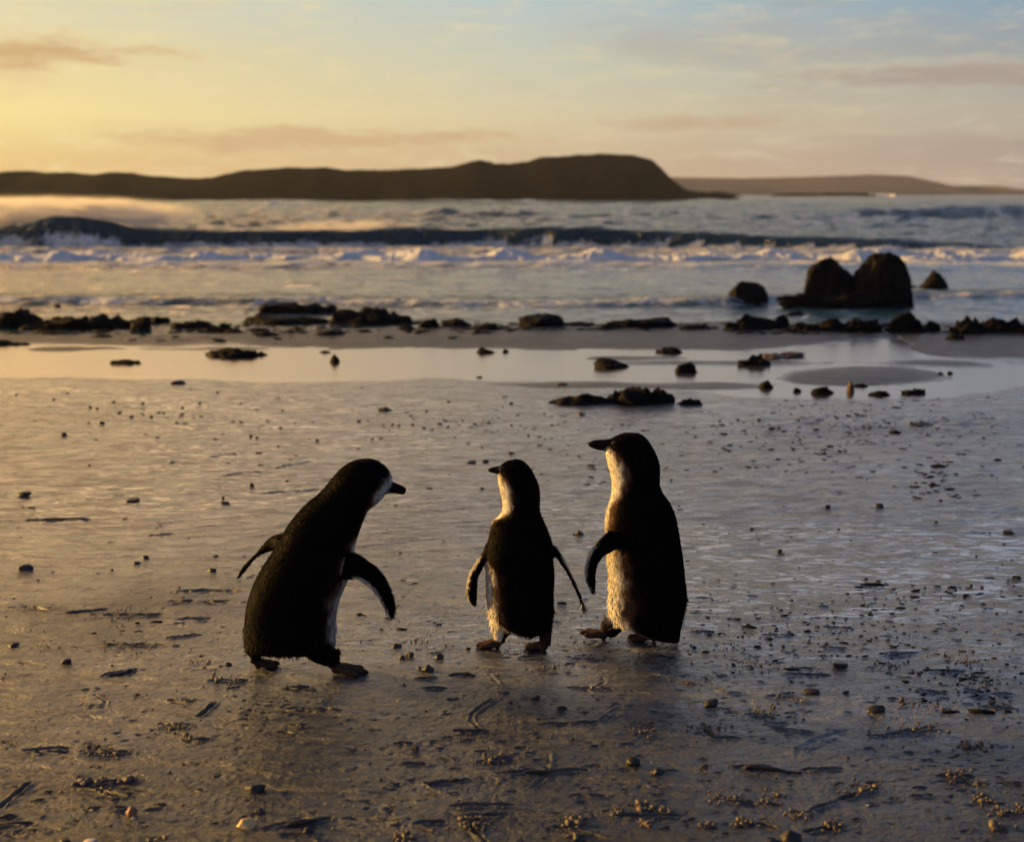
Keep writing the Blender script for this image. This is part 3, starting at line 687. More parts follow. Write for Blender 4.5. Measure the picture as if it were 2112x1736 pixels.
rock(612, 646, 150, 24, S, 'flat', 'upper far slab of the stacked rocks left of centre')
rock(580, 668, 180, 20, S + .01, 'flat', 'lower flat slab of the stacked rocks left of centre')
rock(770, 668, 176, 36, S + .01, 'flat', 'largest ragged black rock of the waterline left of centre')
rock(885, 674, 48, 20, S + .01, 'round', 'rounded rock at the right end of the largest ragged rock')
rock(940, 672, 66, 18, S + .01, 'round', 'small humped rock between the ragged rock and the domed one')
rock(1000, 678, 66, 14, S + .01, 'flat', 'low flat rock just left of the domed centre rock', sub=3)
rock(690, 690, 54, 9, S + .06, 'flat', 'flat weed-covered stone on the sand bar below the ragged rock', sub=3)
rock(548, 690, 54, 9, S + .06, 'flat', 'flat stone on the sand bar below the stacked slabs', sub=3)
rock(385, 706, 30, 9, -.02, 'flat', 'small dark stone on the left tail of the sand bar', sub=3)
rock(8, 712, 90, 12, -.012, 'flat', 'thin flat rock at the left edge of the pool', sub=3)
rock(118, 633, 18, 8, S, 'round', 'tiny stone in the foam above the left rocks', sub=3)
rock(336, 544, 52, 9, S, 'flat', 'thin black rock awash in front of the white water at left', sub=3)
rock(712, 553, 110, 10, S, 'flat', 'long rock awash in front of the white water left of centre', sub=3)
rock(1115, 546, 46, 8, S, 'flat', 'small rock awash in front of the white water at centre', sub=3)
rock(1622, 549, 50, 7, S, 'flat', 'small rock awash in front of the white water above the wedge rock', sub=3)
rock(110, 690, 60, 7, S + .01, 'flat', 'sliver of rock below the left row of rocks', sub=3)
rock(205, 694, 50, 7, S + .01, 'flat', 'sliver of rock under the humped black rock', sub=3)
# stones standing in the shallow pool
pz = POOL_Z
G = 'stones in the shallow pool'
rock(484, 737, 128, 20, pz, 'flat', 'long low black stone lying in the golden pool at left', group=G)
rock(258, 750, 62, 11, pz, 'flat', 'small flat black stone in the golden pool near the left edge', group=G, sub=3)
rock(690, 747, 22, 20, pz, 'round', 'upright small stone with a pale left side in the pool left of centre', group=G, sub=3)
rock(668, 727, 26, 7, pz, 'flat', 'tiny dark stone just behind the upright pool stone', group=G, sub=3)
rock(1003, 728, 38, 15, pz, 'flat', 'dark oblong stone in the pool behind the middle penguin', group=G, sub=3)
rock(1042, 726, 16, 10, pz, 'round', 'small round stone right of the dark oblong pool stone', group=G, sub=3)
rock(1385, 728, 58, 15, pz, 'flat', 'flat dark stone at the back edge of the pool, right of centre', group=G, sub=3)
rock(1263, 758, 78, 22, pz, 'round', 'oval black stone mirrored in the pool, largest right of centre', group=G)
rock(1415, 768, 50, 23, pz, 'round', 'domed black stone in the pool right of the oval one', group=G)
rock(1563, 754, 72, 28, pz, 'flat', 'black weed-draped stone in the pool with a brown frond at its right', group=G)
rock(1618, 737, 90, 12, pz, 'flat', 'reddish brown seaweed trailing from the black stone in the pool', 'seaweed', 'seaweed', m_kelp, 4, 'seaweed')
rock(1580, 800, 34, 20, pz, 'round', 'round black stone in the curved arm of the pool at right', group=G, sub=3)
rock(1700, 812, 54, 19, pz, 'round', 'black stone on the near edge of the right pool, left of the brown weed', group=G, sub=3)
rock(1645, 808, 22, 12, pz, 'round', 'smallest stone left on the near edge of the right pool', group=G, sub=3)
rock(1755, 808, 20, 26, pz, 'peak', 'upright tuft of orange-brown seaweed on the near edge of the right pool', 'seaweed', 'seaweed', m_kelp, 3, 'seaweed')
rock(1776, 797, 30, 11, pz, 'flat', 'dark stone behind the orange-brown seaweed tuft', group=G, sub=3)
rock(1815, 816, 42, 13, pz, 'flat', 'low flat stone on the near edge right of the brown seaweed tuft', group=G, sub=3)
rock(1886, 812, 48, 14, pz, 'flat', 'low black stone at the right end of the pool edge row', group=G, sub=3)
rock(1942, 772, 16, 8, pz, 'round', 'left one of two tiny stones side by side in the right pool', group=G, sub=3)
rock(1959, 771, 15, 9, pz, 'round', 'right one of two tiny stones side by side in the right pool', group=G, sub=3)
G = 'black stones lying on the sand'
rock(1202, 833, 132, 24, 0, 'flat', 'long low black rock lying on the sand behind the tallest penguin', group=G)
rock(1322, 832, 128, 37, 0, 'flat', 'higher lumpy black rock joined to the long low one on the sand', group=G)
rock(1423, 833, 52, 16, 0, 'flat', 'small flat black rock right of the lumpy black rock', group=G, sub=3)
# rubble and weed strewn along the waterline: too many lumps to count
def rubble():
    bm = bmesh.new(); bmesh.ops.create_icosphere(bm, subdivisions=2, radius=1.0)
    base = np.array([v.co[:] for v in bm.verts]); faces = np.array([[v.index for v in f.verts] for f in bm.faces]); bm.free()
    r = np.random.default_rng(12); L = []
    for (a0, a1, b0, b1, n, w) in ((-600, 320, 664, 686, 150, 26), (350, 1010, 664, 688, 150, 24), (1010, 1480, 668, 682, 60, 20), (1490, 1960, 668, 688, 130, 24), (1960, 2700, 676, 694, 120, 26), (480, 960, 690, 700, 10, 16), (100, 460, 690, 704, 16, 14), (500, 700, 636, 650, 30, 20), (1630, 1880, 622, 632, 30, 18)):
        for _ in range(n): L.append((r.uniform(a0, a1), r.uniform(b0, b1), w * r.lognormal(-.3, .4)))
    V = []
    for (x, y, w) in L:
        p = on_ground(x, y); px = p.y / FPX / K; W = w * px / 2
        q = base * (1 + r.uniform(-.3, .3, (len(base), 1))) * np.array([W, W * r.uniform(.4, .9), W * r.uniform(.16, .34)])
        V.append(q + np.array(p[:]))
    F = (faces[None] + (np.arange(len(L)) * len(base))[:, None, None]).reshape(-1, 3)
    o = link('rock_rubble', raw_mesh('rock_rubble', np.concatenate(V), F, 3), m_rock)
    tag(o, 'black weedy rubble strewn between the rocks along the waterline', 'rubble', None, 'stuff')
rubble()
# low skerries under the distant headland
rock(1475, 404.6, 130, 11, S, 'flat', 'low dark skerry running out from the foot of the hill', ry=.25, group='skerries off the headland')
rock(1700, 404.6, 190, 10, S, 'flat', 'long low dark skerry below the distant headland', ry=.25, group='skerries off the headland')
rock(1800, 403.6, 70, 6, S, 'flat', 'small dark skerry at the end of the long one', ry=.25, group='skerries off the headland')

# ------------------------------------------------------------------ pebbles
def peb_fn(c, off):
    d = c.normalized(); n = mn.fractal(d * 1.4 + off, 1.0, 2.0, 3); rp = random.Random(int(off.x * 100)); r = 9
    for _ in range(11):
        nn_ = Vector((rp.gauss(0, 1), rp.gauss(0, 1), rp.gauss(0, 1))).normalized(); q_ = d.dot(nn_); hh_ = rp.uniform(.65, 1.0)
        if q_ > .05: r = min(r, hh_ / q_)
    return d * min(r, 1.3) * (1 + .16 * n)
PEB = [ico(3, 200 + i, peb_fn) for i in range(12)]
for me in PEB: me.polygons.foreach_set('use_smooth', np.ones(len(me.polygons), bool)); me.name = 'pebble'
pebm = {}
for mm in (m_peb, m_red, m_shell, m_pale, m_crumb):
    L = []
    for me in PEB:
        c = me.copy(); c.materials.append(mm); L.append(c)
    pebm[mm.name] = L
prng = random.Random(3)
LM = [(760, 960, 'the head of the leaning penguin'), (600, 1040, 'the back of the leaning penguin'), (520, 1130, 'the trailing flipper of the leaning penguin'), (525, 1390, 'the back foot of the leaning penguin'), (720, 1380, 'the front foot of the leaning penguin'),
      (815, 1250, 'the flipper tip of the leaning penguin'), (830, 1010, 'the beak of the leaning penguin'), (1015, 970, 'the beak of the middle penguin'), (1205, 1250, 'the flipper tip of the middle penguin'), (1015, 1335, 'the left foot of the middle penguin'), (1115, 1345, 'the right foot of the middle penguin'),
      (1240, 915, 'the beak of the tallest penguin'), (1360, 960, 'the nape of the tallest penguin'), (1410, 1180, 'the side of the tallest penguin'), (1370, 1330, 'the tail of the tallest penguin'), (1220, 1305, 'the foot of the tallest penguin'),
      (1200, 830, 'the long low black rock'), (1422, 830, 'the small flat black rock'), (43, 1018, 'the wedge-shaped black pebble'), (47, 1170, 'the oval black pebble'), (290, 1155, 'the close pair of pebbles'), (131, 893, 'the single round pebble at upper left'), (208, 870, 'the two pebbles below the golden pool'),
      (368, 788, 'the flat stone by the golden pool'), (794, 842, 'the blunt dark pebble'), (987, 777, 'the pebble on the near pool edge'), (1815, 1040, 'the sunlit triangular pebble'), (2083, 1095, 'the oval pebble by the right edge'), (1608, 1133, 'the small pebble by the tall shoulder'),
      (1700, 812, 'the brown seaweed tuft'), (1900, 812, 'the right end of the pool edge row'), (505, 1698, 'the yellow shell'), (270, 1670, 'the reddish pebble'), (525, 1625, 'the broad golden-edged pebble'), (880, 1375, 'the biggest lumpy pebble'), (1735, 1369, 'the humped pebble on bluish sand'),
      (1678, 1425, 'the humped pebble with a drag mark'), (1812, 1460, 'the widest black pebble'), (1467, 1448, 'the knobbly pebble'), (1630, 1718, 'the large stone at the bottom'), (1115, 1590, 'the longest dark strand'), (1310, 1568, 'the rough dark pebble'), (1100, 1440, 'the glinting pebble'), (857, 1540, 'the sunlit pebble'), (1930, 1000, 'the pocked dark patch of sand')]
USED = {}
def near_label(Dx, Dy):
    c = sorted(LM, key=lambda q: math.hypot(q[0] - Dx, (q[1] - Dy) * 1.6))
    for q in c:
        dx, dy = Dx - q[0], (Dy - q[1]) * 1.6; d = math.hypot(dx, dy)
        ang = (math.degrees(math.atan2(dy, dx)) + 360) % 360
        dr = ['right of', 'lower right of', 'below', 'lower left of', 'left of', 'upper left of', 'above', 'upper right of'][int((ang + 22.5) // 45) % 8]
        far = 'close, ' if d < 45 else '' if d < 110 else 'well '
        l = 'tiny dark pebble ' + (far + dr).replace('close, ', 'just ') + ' ' + q[2]
        if l not in USED: USED[l] = 1; return l
def pebble(Dx, Dy, w, h, label=None, m=m_peb, name='pebble', cat='pebble', group='pebbles on the wet sand'):
    p = on_sand(Dx, Dy + h * .42); px = p.y / FPX / K
    me = prng.choice(pebm[m.name])
    o = bpy.data.objects.new(name, me); COL.objects.link(o)
    W = w * px; H = h * px
    o.scale = (W / 2, W / 2 * prng.uniform(.6, .9), max(H * .5, .001)); o.rotation_euler = (prng.uniform(-.2, .2), prng.uniform(-.2, .2), prng.choice([0, math.pi]) + prng.uniform(-.4, .4))
    o.location = (p.x, p.y + W * .3, p.z + H * .12)
    if not label: label = near_label(Dx, Dy)
    tag(o, label, cat, group); return o
N = [  # survey x, y (centre), w, h, label
 (*c5(130, 800), 30, 12, 'wedge-shaped black pebble near the left edge, level with the heads of the penguins'),
 (*c5(142, 1255), 31, 13, 'oval black pebble near the left edge, level with the flippers of the penguins'),
 (*c5(890, 1190), 16, 8, 'upper right one of a close pair of pebbles left of the leaning penguin'),
 (*c5(843, 1222), 15, 7, 'lower left one of a close pair of pebbles left of the leaning penguin'),
 (*c5(1305, 1268), 18, 10, 'rounded black pebble just left of the trailing flipper of the leaning penguin'),
 (*c5(1330, 1180), 12, 5, 'little flat pebble above the rounded one by the trailing flipper'),
 (*c5(1390, 855), 21, 7, 'flat black pebble up and left of the leaning penguin'),
 (*c5(1372, 820), 7, 6, 'tiny round pebble touching the flat one left of the leaning penguin'),
 (*c5(815, 835), 30, 8, 'thin dark flat stone on golden sand left of the leaning penguin'),
 (*c5(1550, 735), 9, 13, 'upright narrow pebble above the back of the leaning penguin'),
 (*c5(392, 425), 12, 10, 'single round dark pebble on the golden sand at upper left'),
 (*c5(622, 357), 15, 8, 'larger one of two small pebbles below the golden pool at left'),
 (*c5(1100, 112), 30, 8, 'flat dark stone just below the edge of the golden pool'),
 (*c7(262, 512), 27, 11, 'blunt dark pebble above the head of the leaning penguin'),
 (*c7(840, 317), 17, 8, 'dark pebble on the near pool edge behind the middle penguin'),
 (*c7(1350, 357), 20, 8, 'dark pebble just left of the black rocks on the sand'),
 (*c7(1470, 540), 15, 10, 'round pebble just below the long low black rock'),
 (*c7(795, 840), 22, 7, 'left one of two dark pebbles above the beak of the middle penguin'),
 (*c7(877, 830), 13, 8, 'right one of two dark pebbles above the beak of the middle penguin'),
 (1196, 1097, 19, 11, 'black oval pebble between the middle and the tallest penguin'),
 (*c6(905, 872), 15, 9, 'left one of two pebbles to the right of the tallest penguin'),
 (*c6(1225, 868), 22, 14, 'sunlit triangular pebble to the right of the tallest penguin'),
 (*c6(2025, 1030), 21, 9, 'dark oval pebble close to the right edge of the beach'),
 (*c6(2070, 1308), 17, 9, 'lower dark pebble close to the right edge of the beach'),
 (*c6(607, 1145), 13, 10, 'small dark pebble right of the shoulder of the tallest penguin'),
 (*c3(328, 148), 22, 11, 'half-buried dark pebble right of the front foot of the leaning penguin'),
 (*c3(415, 200), 21, 15, 'larger pebble of the touching pair between leaning and middle penguin'),
 (*c3(370, 215), 12, 13, 'smaller pebble of the touching pair between leaning and middle penguin'),
 (*c3(595, 218), 20, 13, 'dark angular pebble nearest the feet of the middle penguin'),
 (*c3(525, 285), 23, 19, 'biggest lumpy pebble of the group between the penguins'),
 (*c3(475, 287), 10, 11, 'tiny pebble left of the biggest lumpy one between the penguins'),
 (*c3(775, 163), 12, 7, 'little pebble beside the left foot of the middle penguin'),
 (*c3(450, 775), 17, 13, 'sunlit pebble on the near sand below the middle penguin'),
 (*c3(1185, 470), 22, 9, 'glinting pebble below the feet of the middle penguin'),
 (*c3(1355, 530), 22, 10, 'dark pebble in front of the reflection of the tallest penguin'),
 (*c3(1800, 860), 28, 24, 'rough dark pebble on the near sand below the tallest penguin'),
 (*c3(1945, 920), 26, 18, 'jagged pebble right of the rough dark pebble on the near sand'),
 (*c4(985, 265), 36, 14, 'humped black pebble on the bluish sand right of the tallest penguin'),
 (*c4(815, 432), 34, 13, 'humped black pebble with a drag mark, nearer than the first humped one'),
 (*c4(1020, 432), 13, 8, 'tiny pebble right of the humped pebble with a drag mark'),
 (*c4(1215, 540), 38, 17, 'widest black pebble of the bluish sand at right'),
 (*c4(185, 500), 34, 21, 'knobbly pebble with a glint on the right-hand near sand'),
 (*c4(145, 888), 17, 13, 'round dark pebble below the knobbly one'),
 (*c4(680, 1315), 42, 34, 'large dark stone cut by the bottom of the view at right'),
 (*c2(78, 145), 22, 11, 'pale-topped pebble at the left edge behind the near sand'),
 (*c2(410, 247), 21, 12, 'black pebble left of the leaning penguin, near its feet'),
 (*c2(1405, 265), 16, 9, 'dark pebble just left of the back foot of the leaning penguin'),
 (*c2(1570, 1030), 42, 23, 'broad dark pebble with a golden edge and long shadow at lower left'),
 (*c2(1600, 1165), 21, 15, 'small dark pebble below the broad golden-edged one'),
 (*c2(400, 1352), 24, 16, 'dark stone at the lower left corner region, cut by the bottom'),
 (*c2(1900, 1290), 24, 15, 'dark pebble at the bottom, right of the yellow shell'),
]
for q in N: pebble(*q)
x, y = c2(808, 1165); pebble(x, y, 23, 30, 'tall reddish pebble casting a long shadow at lower left', m_red)
x, y = c2(825, 1212); pebble(x, y, 10, 11, 'tiny white shell bit at the foot of the reddish pebble', m_pale, 'shell', 'shell', 'shells')
x, y = c2(1512, 1248); pebble(x, y, 42, 22, 'glowing yellow shell at the lower left of the near sand', m_shell, 'shell', 'shell', 'shells')
x, y = c2(555, 1362); pebble(x, y, 34, 16, 'pale pink shell cut by the bottom edge at lower left', m_pale, 'shell', 'shell', 'shells')
x, y = c4(1152, 1130); pebble(x, y, 7, 7, 'tiny white shell fleck on the near sand at right', m_pale, 'shell', 'shell', 'shells')
small = [c5(*q) for q in [(545, 358), (1325, 460), (1545, 438), (1585, 447), (1725, 388), (1715, 500), (1955, 465), (1485, 237), (1485, 352), (880, 270), (736, 293), (807, 322), (935, 317), (600, 270), (205, 880), (325, 1277), (100, 185), (328, 212), (880, 236), (1340, 170), (1170, 150), (1230, 236), (1740, 282), (1090, 355), (970, 448), (548, 620), (1770, 715), (555, 260), (1010, 298), (1125, 265), (235, 1328), (688, 1265), (1100, 1395), (885, 1443), (990, 990), (165, 830), (1650, 345)]]
small += [c7(*q) for q in [(120, 378), (260, 628), (430, 607), (500, 625), (595, 602), (650, 617), (737, 580), (1040, 475), (1145, 675), (775, 725), (1040, 610), (1125, 290), (1220, 292), (100, 585), (620, 575), (515, 525), (310, 605), (345, 610), (1245, 540), (185, 695), (860, 745), (860, 1000), (1210, 735), (1660, 635), (655, 465), (1080, 550)]]
small += [c6(*q) for q in [(300, 1262), (1990, 1105), (2018, 1328), (1785, 1362), (1855, 1372), (1690, 1388), (1145, 1490), (1165, 1525), (725, 1250), (1600, 835), (680, 1450), (1010, 535), (880, 545), (1225, 378), (195, 320), (1300, 750), (735, 490), (345, 340), (1090, 305), (235, 345), (790, 980), (1140, 1318), (1820, 1180), (2050, 1362), (660, 1575), (900, 1560), (1300, 1475), (1420, 355), (1160, 385), (970, 1015), (432, 1012), (1570, 970)]]
small += [c3(*q) for q in [(350, 805), (135, 790), (275, 905), (415, 1145), (170, 870), (965, 998), (230, 970), (1420, 720), (1200, 710), (1040, 500), (515, 550), (1665, 930), (1770, 1130), (1090, 1245), (240, 45)]]
small += [c4(*q) for q in [(1375, 352), (690, 438), (1640, 278), (320, 262), (545, 262), (1410, 415), (1400, 245), (1345, 162), (1470, 158), (1610, 320), (1470, 320), (680, 368), (735, 545), (705, 620), (755, 600), (1520, 820), (1025, 840), (705, 755), (1145, 745), (1575, 625), (1990, 600), (2010, 645), (1660, 545), (450, 1005), (675, 1010), (630, 150), (550, 140), (685, 148), (890, 135), (1015, 130), (1200, 95), (1275, 112), (1760, 60), (80, 155), (585, 40), (1985, 230), (1295, 485), (1370, 505)]]
small += [c2(*q) for q in [(690, 268), (1360, 272), (1068, 180), (845, 448), (905, 450), (570, 48), (845, 8), (875, 1262), (600, 1300), (680, 1260), (1045, 930), (1130, 880), (1410, 1315), (1440, 1245)]]
for (x, y) in small:
    if prng.random() < .3 and y > 1000: continue
    s_ = prng.uniform(5, 9.5) * (1.0 if y < 1250 else 1.05); pebble(x, y, s_, s_ * prng.uniform(.5, .75))

# thin strands of dark weed lying on the sand
m_strand = peb_mat('dark_weed', (0.02, 0.012, 0.008), (0.04, 0.022, 0.012), 0.4)
def strand(pts, r, label):
    cu = [on_sand(*q) for q in pts]; V = []; F = []; n = 7
    P_ = []
    for i in range(len(cu) - 1):
        for k in range(6): P_.append(cu[i].lerp(cu[i + 1], k / 6))
    P_.append(cu[-1])
    for i, c in enumerate(P_):
        rr_ = r * (.35 + .65 * math.sin(math.pi * (i + .5) / len(P_))) * (.8 + .4 * mn.noise(c * 60))
        tn = (P_[min(i + 1, len(P_) - 1)] - P_[max(i - 1, 0)]).normalized(); sd_ = Vector((-tn.y, tn.x, 0)).normalized()
        z0 = sand_z(c.x, c.y)
        for k in range(n):
            th = 2 * math.pi * k / n
            V.append(Vector((c.x, c.y, z0 + rr_ * .5)) + sd_ * math.cos(th) * rr_ + Vector((0, 0, 1)) * math.sin(th) * rr_)
    for i in range(len(P_) - 1):
        for k in range(n): F.append((i * n + k, i * n + (k + 1) % n, (i + 1) * n + (k + 1) % n, (i + 1) * n + k))
    o = link('weed_strand', raw_mesh('weed_strand', V, F), m_strand); tag(o, label, 'seaweed', 'strands of weed on the sand')
strand([c5(165, 960), c5(330, 966), c5(560, 958)], .0022, 'long thin weed strand lying on the golden sand at left')
strand([c5(1250, 1474), c5(1330, 1470), c5(1405, 1466)], .0022, 'short dark strand left of the rump of the leaning penguin')
strand([c3(960, 940), c3(1230, 938), c3(1510, 912)], .0028, 'longest dark strand on the near sand in the middle')
strand([c3(520, 1008), c3(700, 995), c3(790, 985)], .0034, 'thick short strand left of the longest one on the near sand')
strand([c2(1670, 1270), c2(1860, 1250), c2(2030, 1220)], .0042, 'thick dark strand at the bottom right of the yellow shell')
strand([c4(340, 900), c4(470, 905), c4(740, 930)], .0040, 'flat dark weed blade on the right-hand near sand')
strand([c3(450, 350), c3(570, 345)], .0026, 'short dark strand left of another, below the pebbles between the penguins')
strand([c3(665, 330), c3(740, 332), c3(810, 332)], .003, 'short dark strand just below the left foot of the middle penguin')
strand([c2(625, 342), c2(740, 322), c2(840, 298)], .0028, 'dark strand with a knob left of the feet of the leaning penguin')

# crumbs of sand thrown up round the marks
def crumbs():
    bm = bmesh.new(); bmesh.ops.create_icosphere(bm, subdivisions=1, radius=1.0)
    base = np.array([v.co[:] for v in bm.verts]); faces = np.array([[v.index for v in f.verts] for f in bm.faces]); bm.free()
    r = np.random.default_rng(5); C = []; Sz = []
    clumps = [(*c3(1430, 1235), 26, 60, 1.7), (*c3(1845, 1140), 20, 30, 1.5), (*c3(1990, 1165), 18, 24, 1.4), (*c3(1710, 1170), 18, 24, 1.3), (*c3(1885, 1245), 16, 20, 1.4), (*c3(820, 1250), 34, 60, 1.3), (*c3(370, 1330), 30, 40, 1.5), (*c3(940, 850), 40, 60, 1.0), (*c3(1430, 1320), 22, 24, 1.3),
              (*c2(640, 805), 44, 70, 1.1), (*c2(570, 770), 16, 30, 1.2), (*c2(510, 1000), 14, 22, 1.9), (*c2(800, 975), 12, 18, 2.0), (*c2(650, 1010), 34, 36, 1.2), (*c2(1070, 650), 32, 50, .9), (*c2(820, 150), 60, 90, .7), (*c2(1230, 245), 26, 40, .8), (*c2(1410, 370), 36, 50, .9), (*c2(280, 150), 30, 30, .7), (*c2(1150, 705), 14, 20, 1.1),
              (*c4(1800, 765), 34, 60, 1.1), (*c4(1860, 1105), 26, 36, 1.2), (*c4(260, 1080), 44, 50, 1.0), (*c4(920, 1260), 30, 40, 1.3), (*c4(390, 1245), 30, 30, 1.3), (*c4(160, 1255), 20, 24, 1.2), (*c4(1700, 940), 36, 50, 1.0), (*c4(1750, 240), 36, 60, .7), (*c4(1250, 280), 40, 50, .7), (*c4(430, 265), 44, 70, .7), (*c4(1470, 660), 60, 90, .7), (*c4(1860, 380), 50, 70, .7), (*c4(1500, 515), 50, 60, .8), (*c4(1950, 520), 36, 50, .8), (*c4(60, 370), 30, 50, .8), (*c4(290, 170), 50, 50, .6), (*c4(1120, 1020), 50, 60, .9), (*c4(700, 1190), 26, 30, 1.1), (*c4(560, 1100), 40, 40, 1.0), (*c4(2020, 1170), 40, 50, 1.2), (*c4(1960, 1270), 20, 20, 1.6), (*c4(180, 660), 40, 50, .8), (*c4(500, 560), 40, 50, .7),
              (*c5(770, 1540), 80, 120, .55), (*c5(200, 1500), 60, 50, .5), (*c5(1100, 1400), 16, 16, .7), (*c3(1130, 160), 40, 40, .7), (*c3(1530, 235), 36, 40, .7), (*c3(1280, 290), 40, 40, .7), (*c3(1840, 640), 30, 40, .9), (*c3(1870, 690), 40, 40, .9), (*c3(500, 100), 50, 50, .5), (*c3(820, 690), 60, 40, .7)]
    for (x, y, rad, n, s) in clumps:
        for _ in range(n):
            dx, dy = r.normal(0, rad * .5), r.normal(0, rad * .12 + 2)
            C.append((x + dx, y + dy)); Sz.append(s * r.lognormal(-.35, .45) * .0019)
    for _ in range(1500):
        y = 1180 + 600 * r.random(); C.append((r.uniform(-200, 2300), y)); Sz.append(r.lognormal(-.9, .45) * .0018)
    V = np.zeros((len(C), len(base), 3), np.float32)
    for i, ((x, y), s) in enumerate(zip(C, Sz)):
        p = on_sand(x, y)
        sc = s * np.array([r.uniform(.8, 1.5), r.uniform(.7, 1.2), r.uniform(.6, 1.1)])
        b_ = base * (1 + r.uniform(-.28, .28, (len(base), 1)))
        th = r.uniform(0, 6.28); c_, s_ = math.cos(th), math.sin(th)
        q = b_ * sc; V[i, :, 0] = q[:, 0] * c_ - q[:, 1] * s_ + p.x; V[i, :, 1] = q[:, 0] * s_ + q[:, 1] * c_ + p.y; V[i, :, 2] = q[:, 2] + p.z + s * .35
    F = (faces[None] + (np.arange(len(C)) * len(base))[:, None, None]).reshape(-1, 3)
    o = link('sand_crumbs', raw_mesh('sand_crumbs', V.reshape(-1, 3), F, 3), m_crumb)
    tag(o, 'loose crumbs and grains of sand scattered on the near beach', 'sand grains', None, 'stuff')
crumbs()

def debris():
    bm = bmesh.new(); bmesh.ops.create_icosphere(bm, subdivisions=1, radius=1.0)
    base = np.array([v.co[:] for v in bm.verts]); faces = np.array([[v.index for v in f.verts] for f in bm.faces]); bm.free()
    r = np.random.default_rng(77); V = []
    def put(x, y, s):
        p = on_sand(x, y); q = base * (1 + r.uniform(-.3, .3, (len(base), 1))) * np.array([s * r.uniform(.8, 2.4), s * r.uniform(.6, 1.1), s * r.uniform(.18, .4)])
        th = r.normal(0, .35); c_, s_ = math.cos(th), math.sin(th)
        V.append(np.stack([q[:, 0] * c_ - q[:, 1] * s_ + p.x, q[:, 0] * s_ + q[:, 1] * c_ + p.y, q[:, 2] + p.z + s * .12], 1))
    for _ in range(800):
        y = 800 + 560 * r.random() ** 1.2; x = r.uniform(-300, 2400)
        if x < 1350 and r.random() < .45: continue
        put(x, y, r.lognormal(-.2, .4) * .0026 * (1 + .6 * (y < 1000)))
    for cx, cy_, rx, ry, n, s in ((1930, 985, 60, 40, 60, .007), (1820, 870, 260, 50, 240, .006), (1000, 870, 260, 30, 70, .0045), (1250, 960, 200, 40, 60, .0045), (300, 860, 140, 16, 40, .004), (1700, 1300, 300, 60, 160, .0035), (2000, 1400, 110, 60, 120, .0032), (1900, 1230, 160, 30, 60, .0035), (1600, 920, 180, 50, 90, .0055)):
        for _ in range(n): put(cx + r.normal(0, rx * .6), cy_ + r.normal(0, ry * .6), s * r.lognormal(-.3, .4))
    F = (faces[None] + (np.arange(len(V)) * len(base))[:, None, None]).reshape(-1, 3)
    o = link('beach_debris', raw_mesh('beach_debris', np.concatenate(V), F, 3), m_rock)
    tag(o, 'fine dark specks of weed and grit strewn over the wet sand', 'debris', None, 'stuff')
debris()

# ------------------------------------------------------------------ penguins
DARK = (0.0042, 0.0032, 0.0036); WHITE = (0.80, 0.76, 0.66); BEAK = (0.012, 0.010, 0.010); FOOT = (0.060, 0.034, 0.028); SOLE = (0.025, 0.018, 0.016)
def catmull(pts, k):
    pts = [np.array(p, float) for p in pts]; out = []
    n = len(pts)
    for i in range(n - 1):
        p0, p1, p2, p3 = pts[max(i - 1, 0)], pts[i], pts[i + 1], pts[min(i + 2, n - 1)]
        for j in range(k):
            t_ = j / k
            out.append(.5 * ((2 * p1) + (-p0 + p2) * t_ + (2 * p0 - 5 * p1 + 4 * p2 - p3) * t_ ** 2 + (-p0 + 3 * p1 - 3 * p2 + p3) * t_ ** 3))
    out.append(pts[-1]); return out
class Body:
    def __init__(s): s.V = []; s.F = []; s.C = []; s.T = []; s.n = 0
    def ring(s, rings, cols, tans):
        m_ = len(rings[0]); b0 = s.n
        for r_, c_, t_ in zip(rings, cols, tans):
            s.V += list(r_); s.C += list(c_); s.T += [t_] * m_
        s.n += m_ * len(rings)
        for i in range(len(rings) - 1):
            for k in range(m_): s.F.append((b0 + i * m_ + k, b0 + i * m_ + (k + 1) % m_, b0 + (i + 1) * m_ + (k + 1) % m_, b0 + (i + 1) * m_ + k))
        for i, end in ((0, 0), (len(rings) - 1, 1)):
            c = np.mean(rings[i], 0); s.V.append(c); s.C.append(np.mean(cols[i], 0)); s.T.append(tans[i]); ci = s.n; s.n += 1
            for k in range(m_):
                a_, b_ = b0 + i * m_ + k, b0 + i * m_ + (k + 1) % m_
                s.F.append((a_, ci, b_) if not end else (a_, b_, ci))
def loft(B, secs, colfn, k=4, m_=40, sup=1.0):
    """secs: (Lx,Lz,Rx,Rz, yc, half_depth)"""
    S_ = catmull(secs, k); rings = []; cols = []; tans = []
    for i, q in enumerate(S_):
        L_ = np.array([q[0], q[4], q[1]]); R_ = np.array([q[2], q[4], q[3]]); c = (L_ + R_) / 2; u = (R_ - L_) / 2; w = np.array([0, q[5], 0])
        a_, b_ = S_[max(i - 1, 0)], S_[min(i + 1, len(S_) - 1)]
        tn = np.array([(b_[0] + b_[2] - a_[0] - a_[2]) / 2, b_[4] - a_[4], (b_[1] + b_[3] - a_[1] - a_[3]) / 2]); tn = tn / (np.linalg.norm(tn) + 1e-9)
        rg = []; cl = []
        for j in range(m_):
            th = 2 * math.pi * j / m_; cs, sn = math.cos(th), math.sin(th)
            rg.append(c + u * cs + w * sn); cl.append(colfn(i / (len(S_) - 1), np.array([cs * (1 if u[0] >= 0 else -1), sn]), rg[-1]))
        rings.append(rg); cols.append(cl); tans.append(tn)
    B.ring(rings, cols, tans)
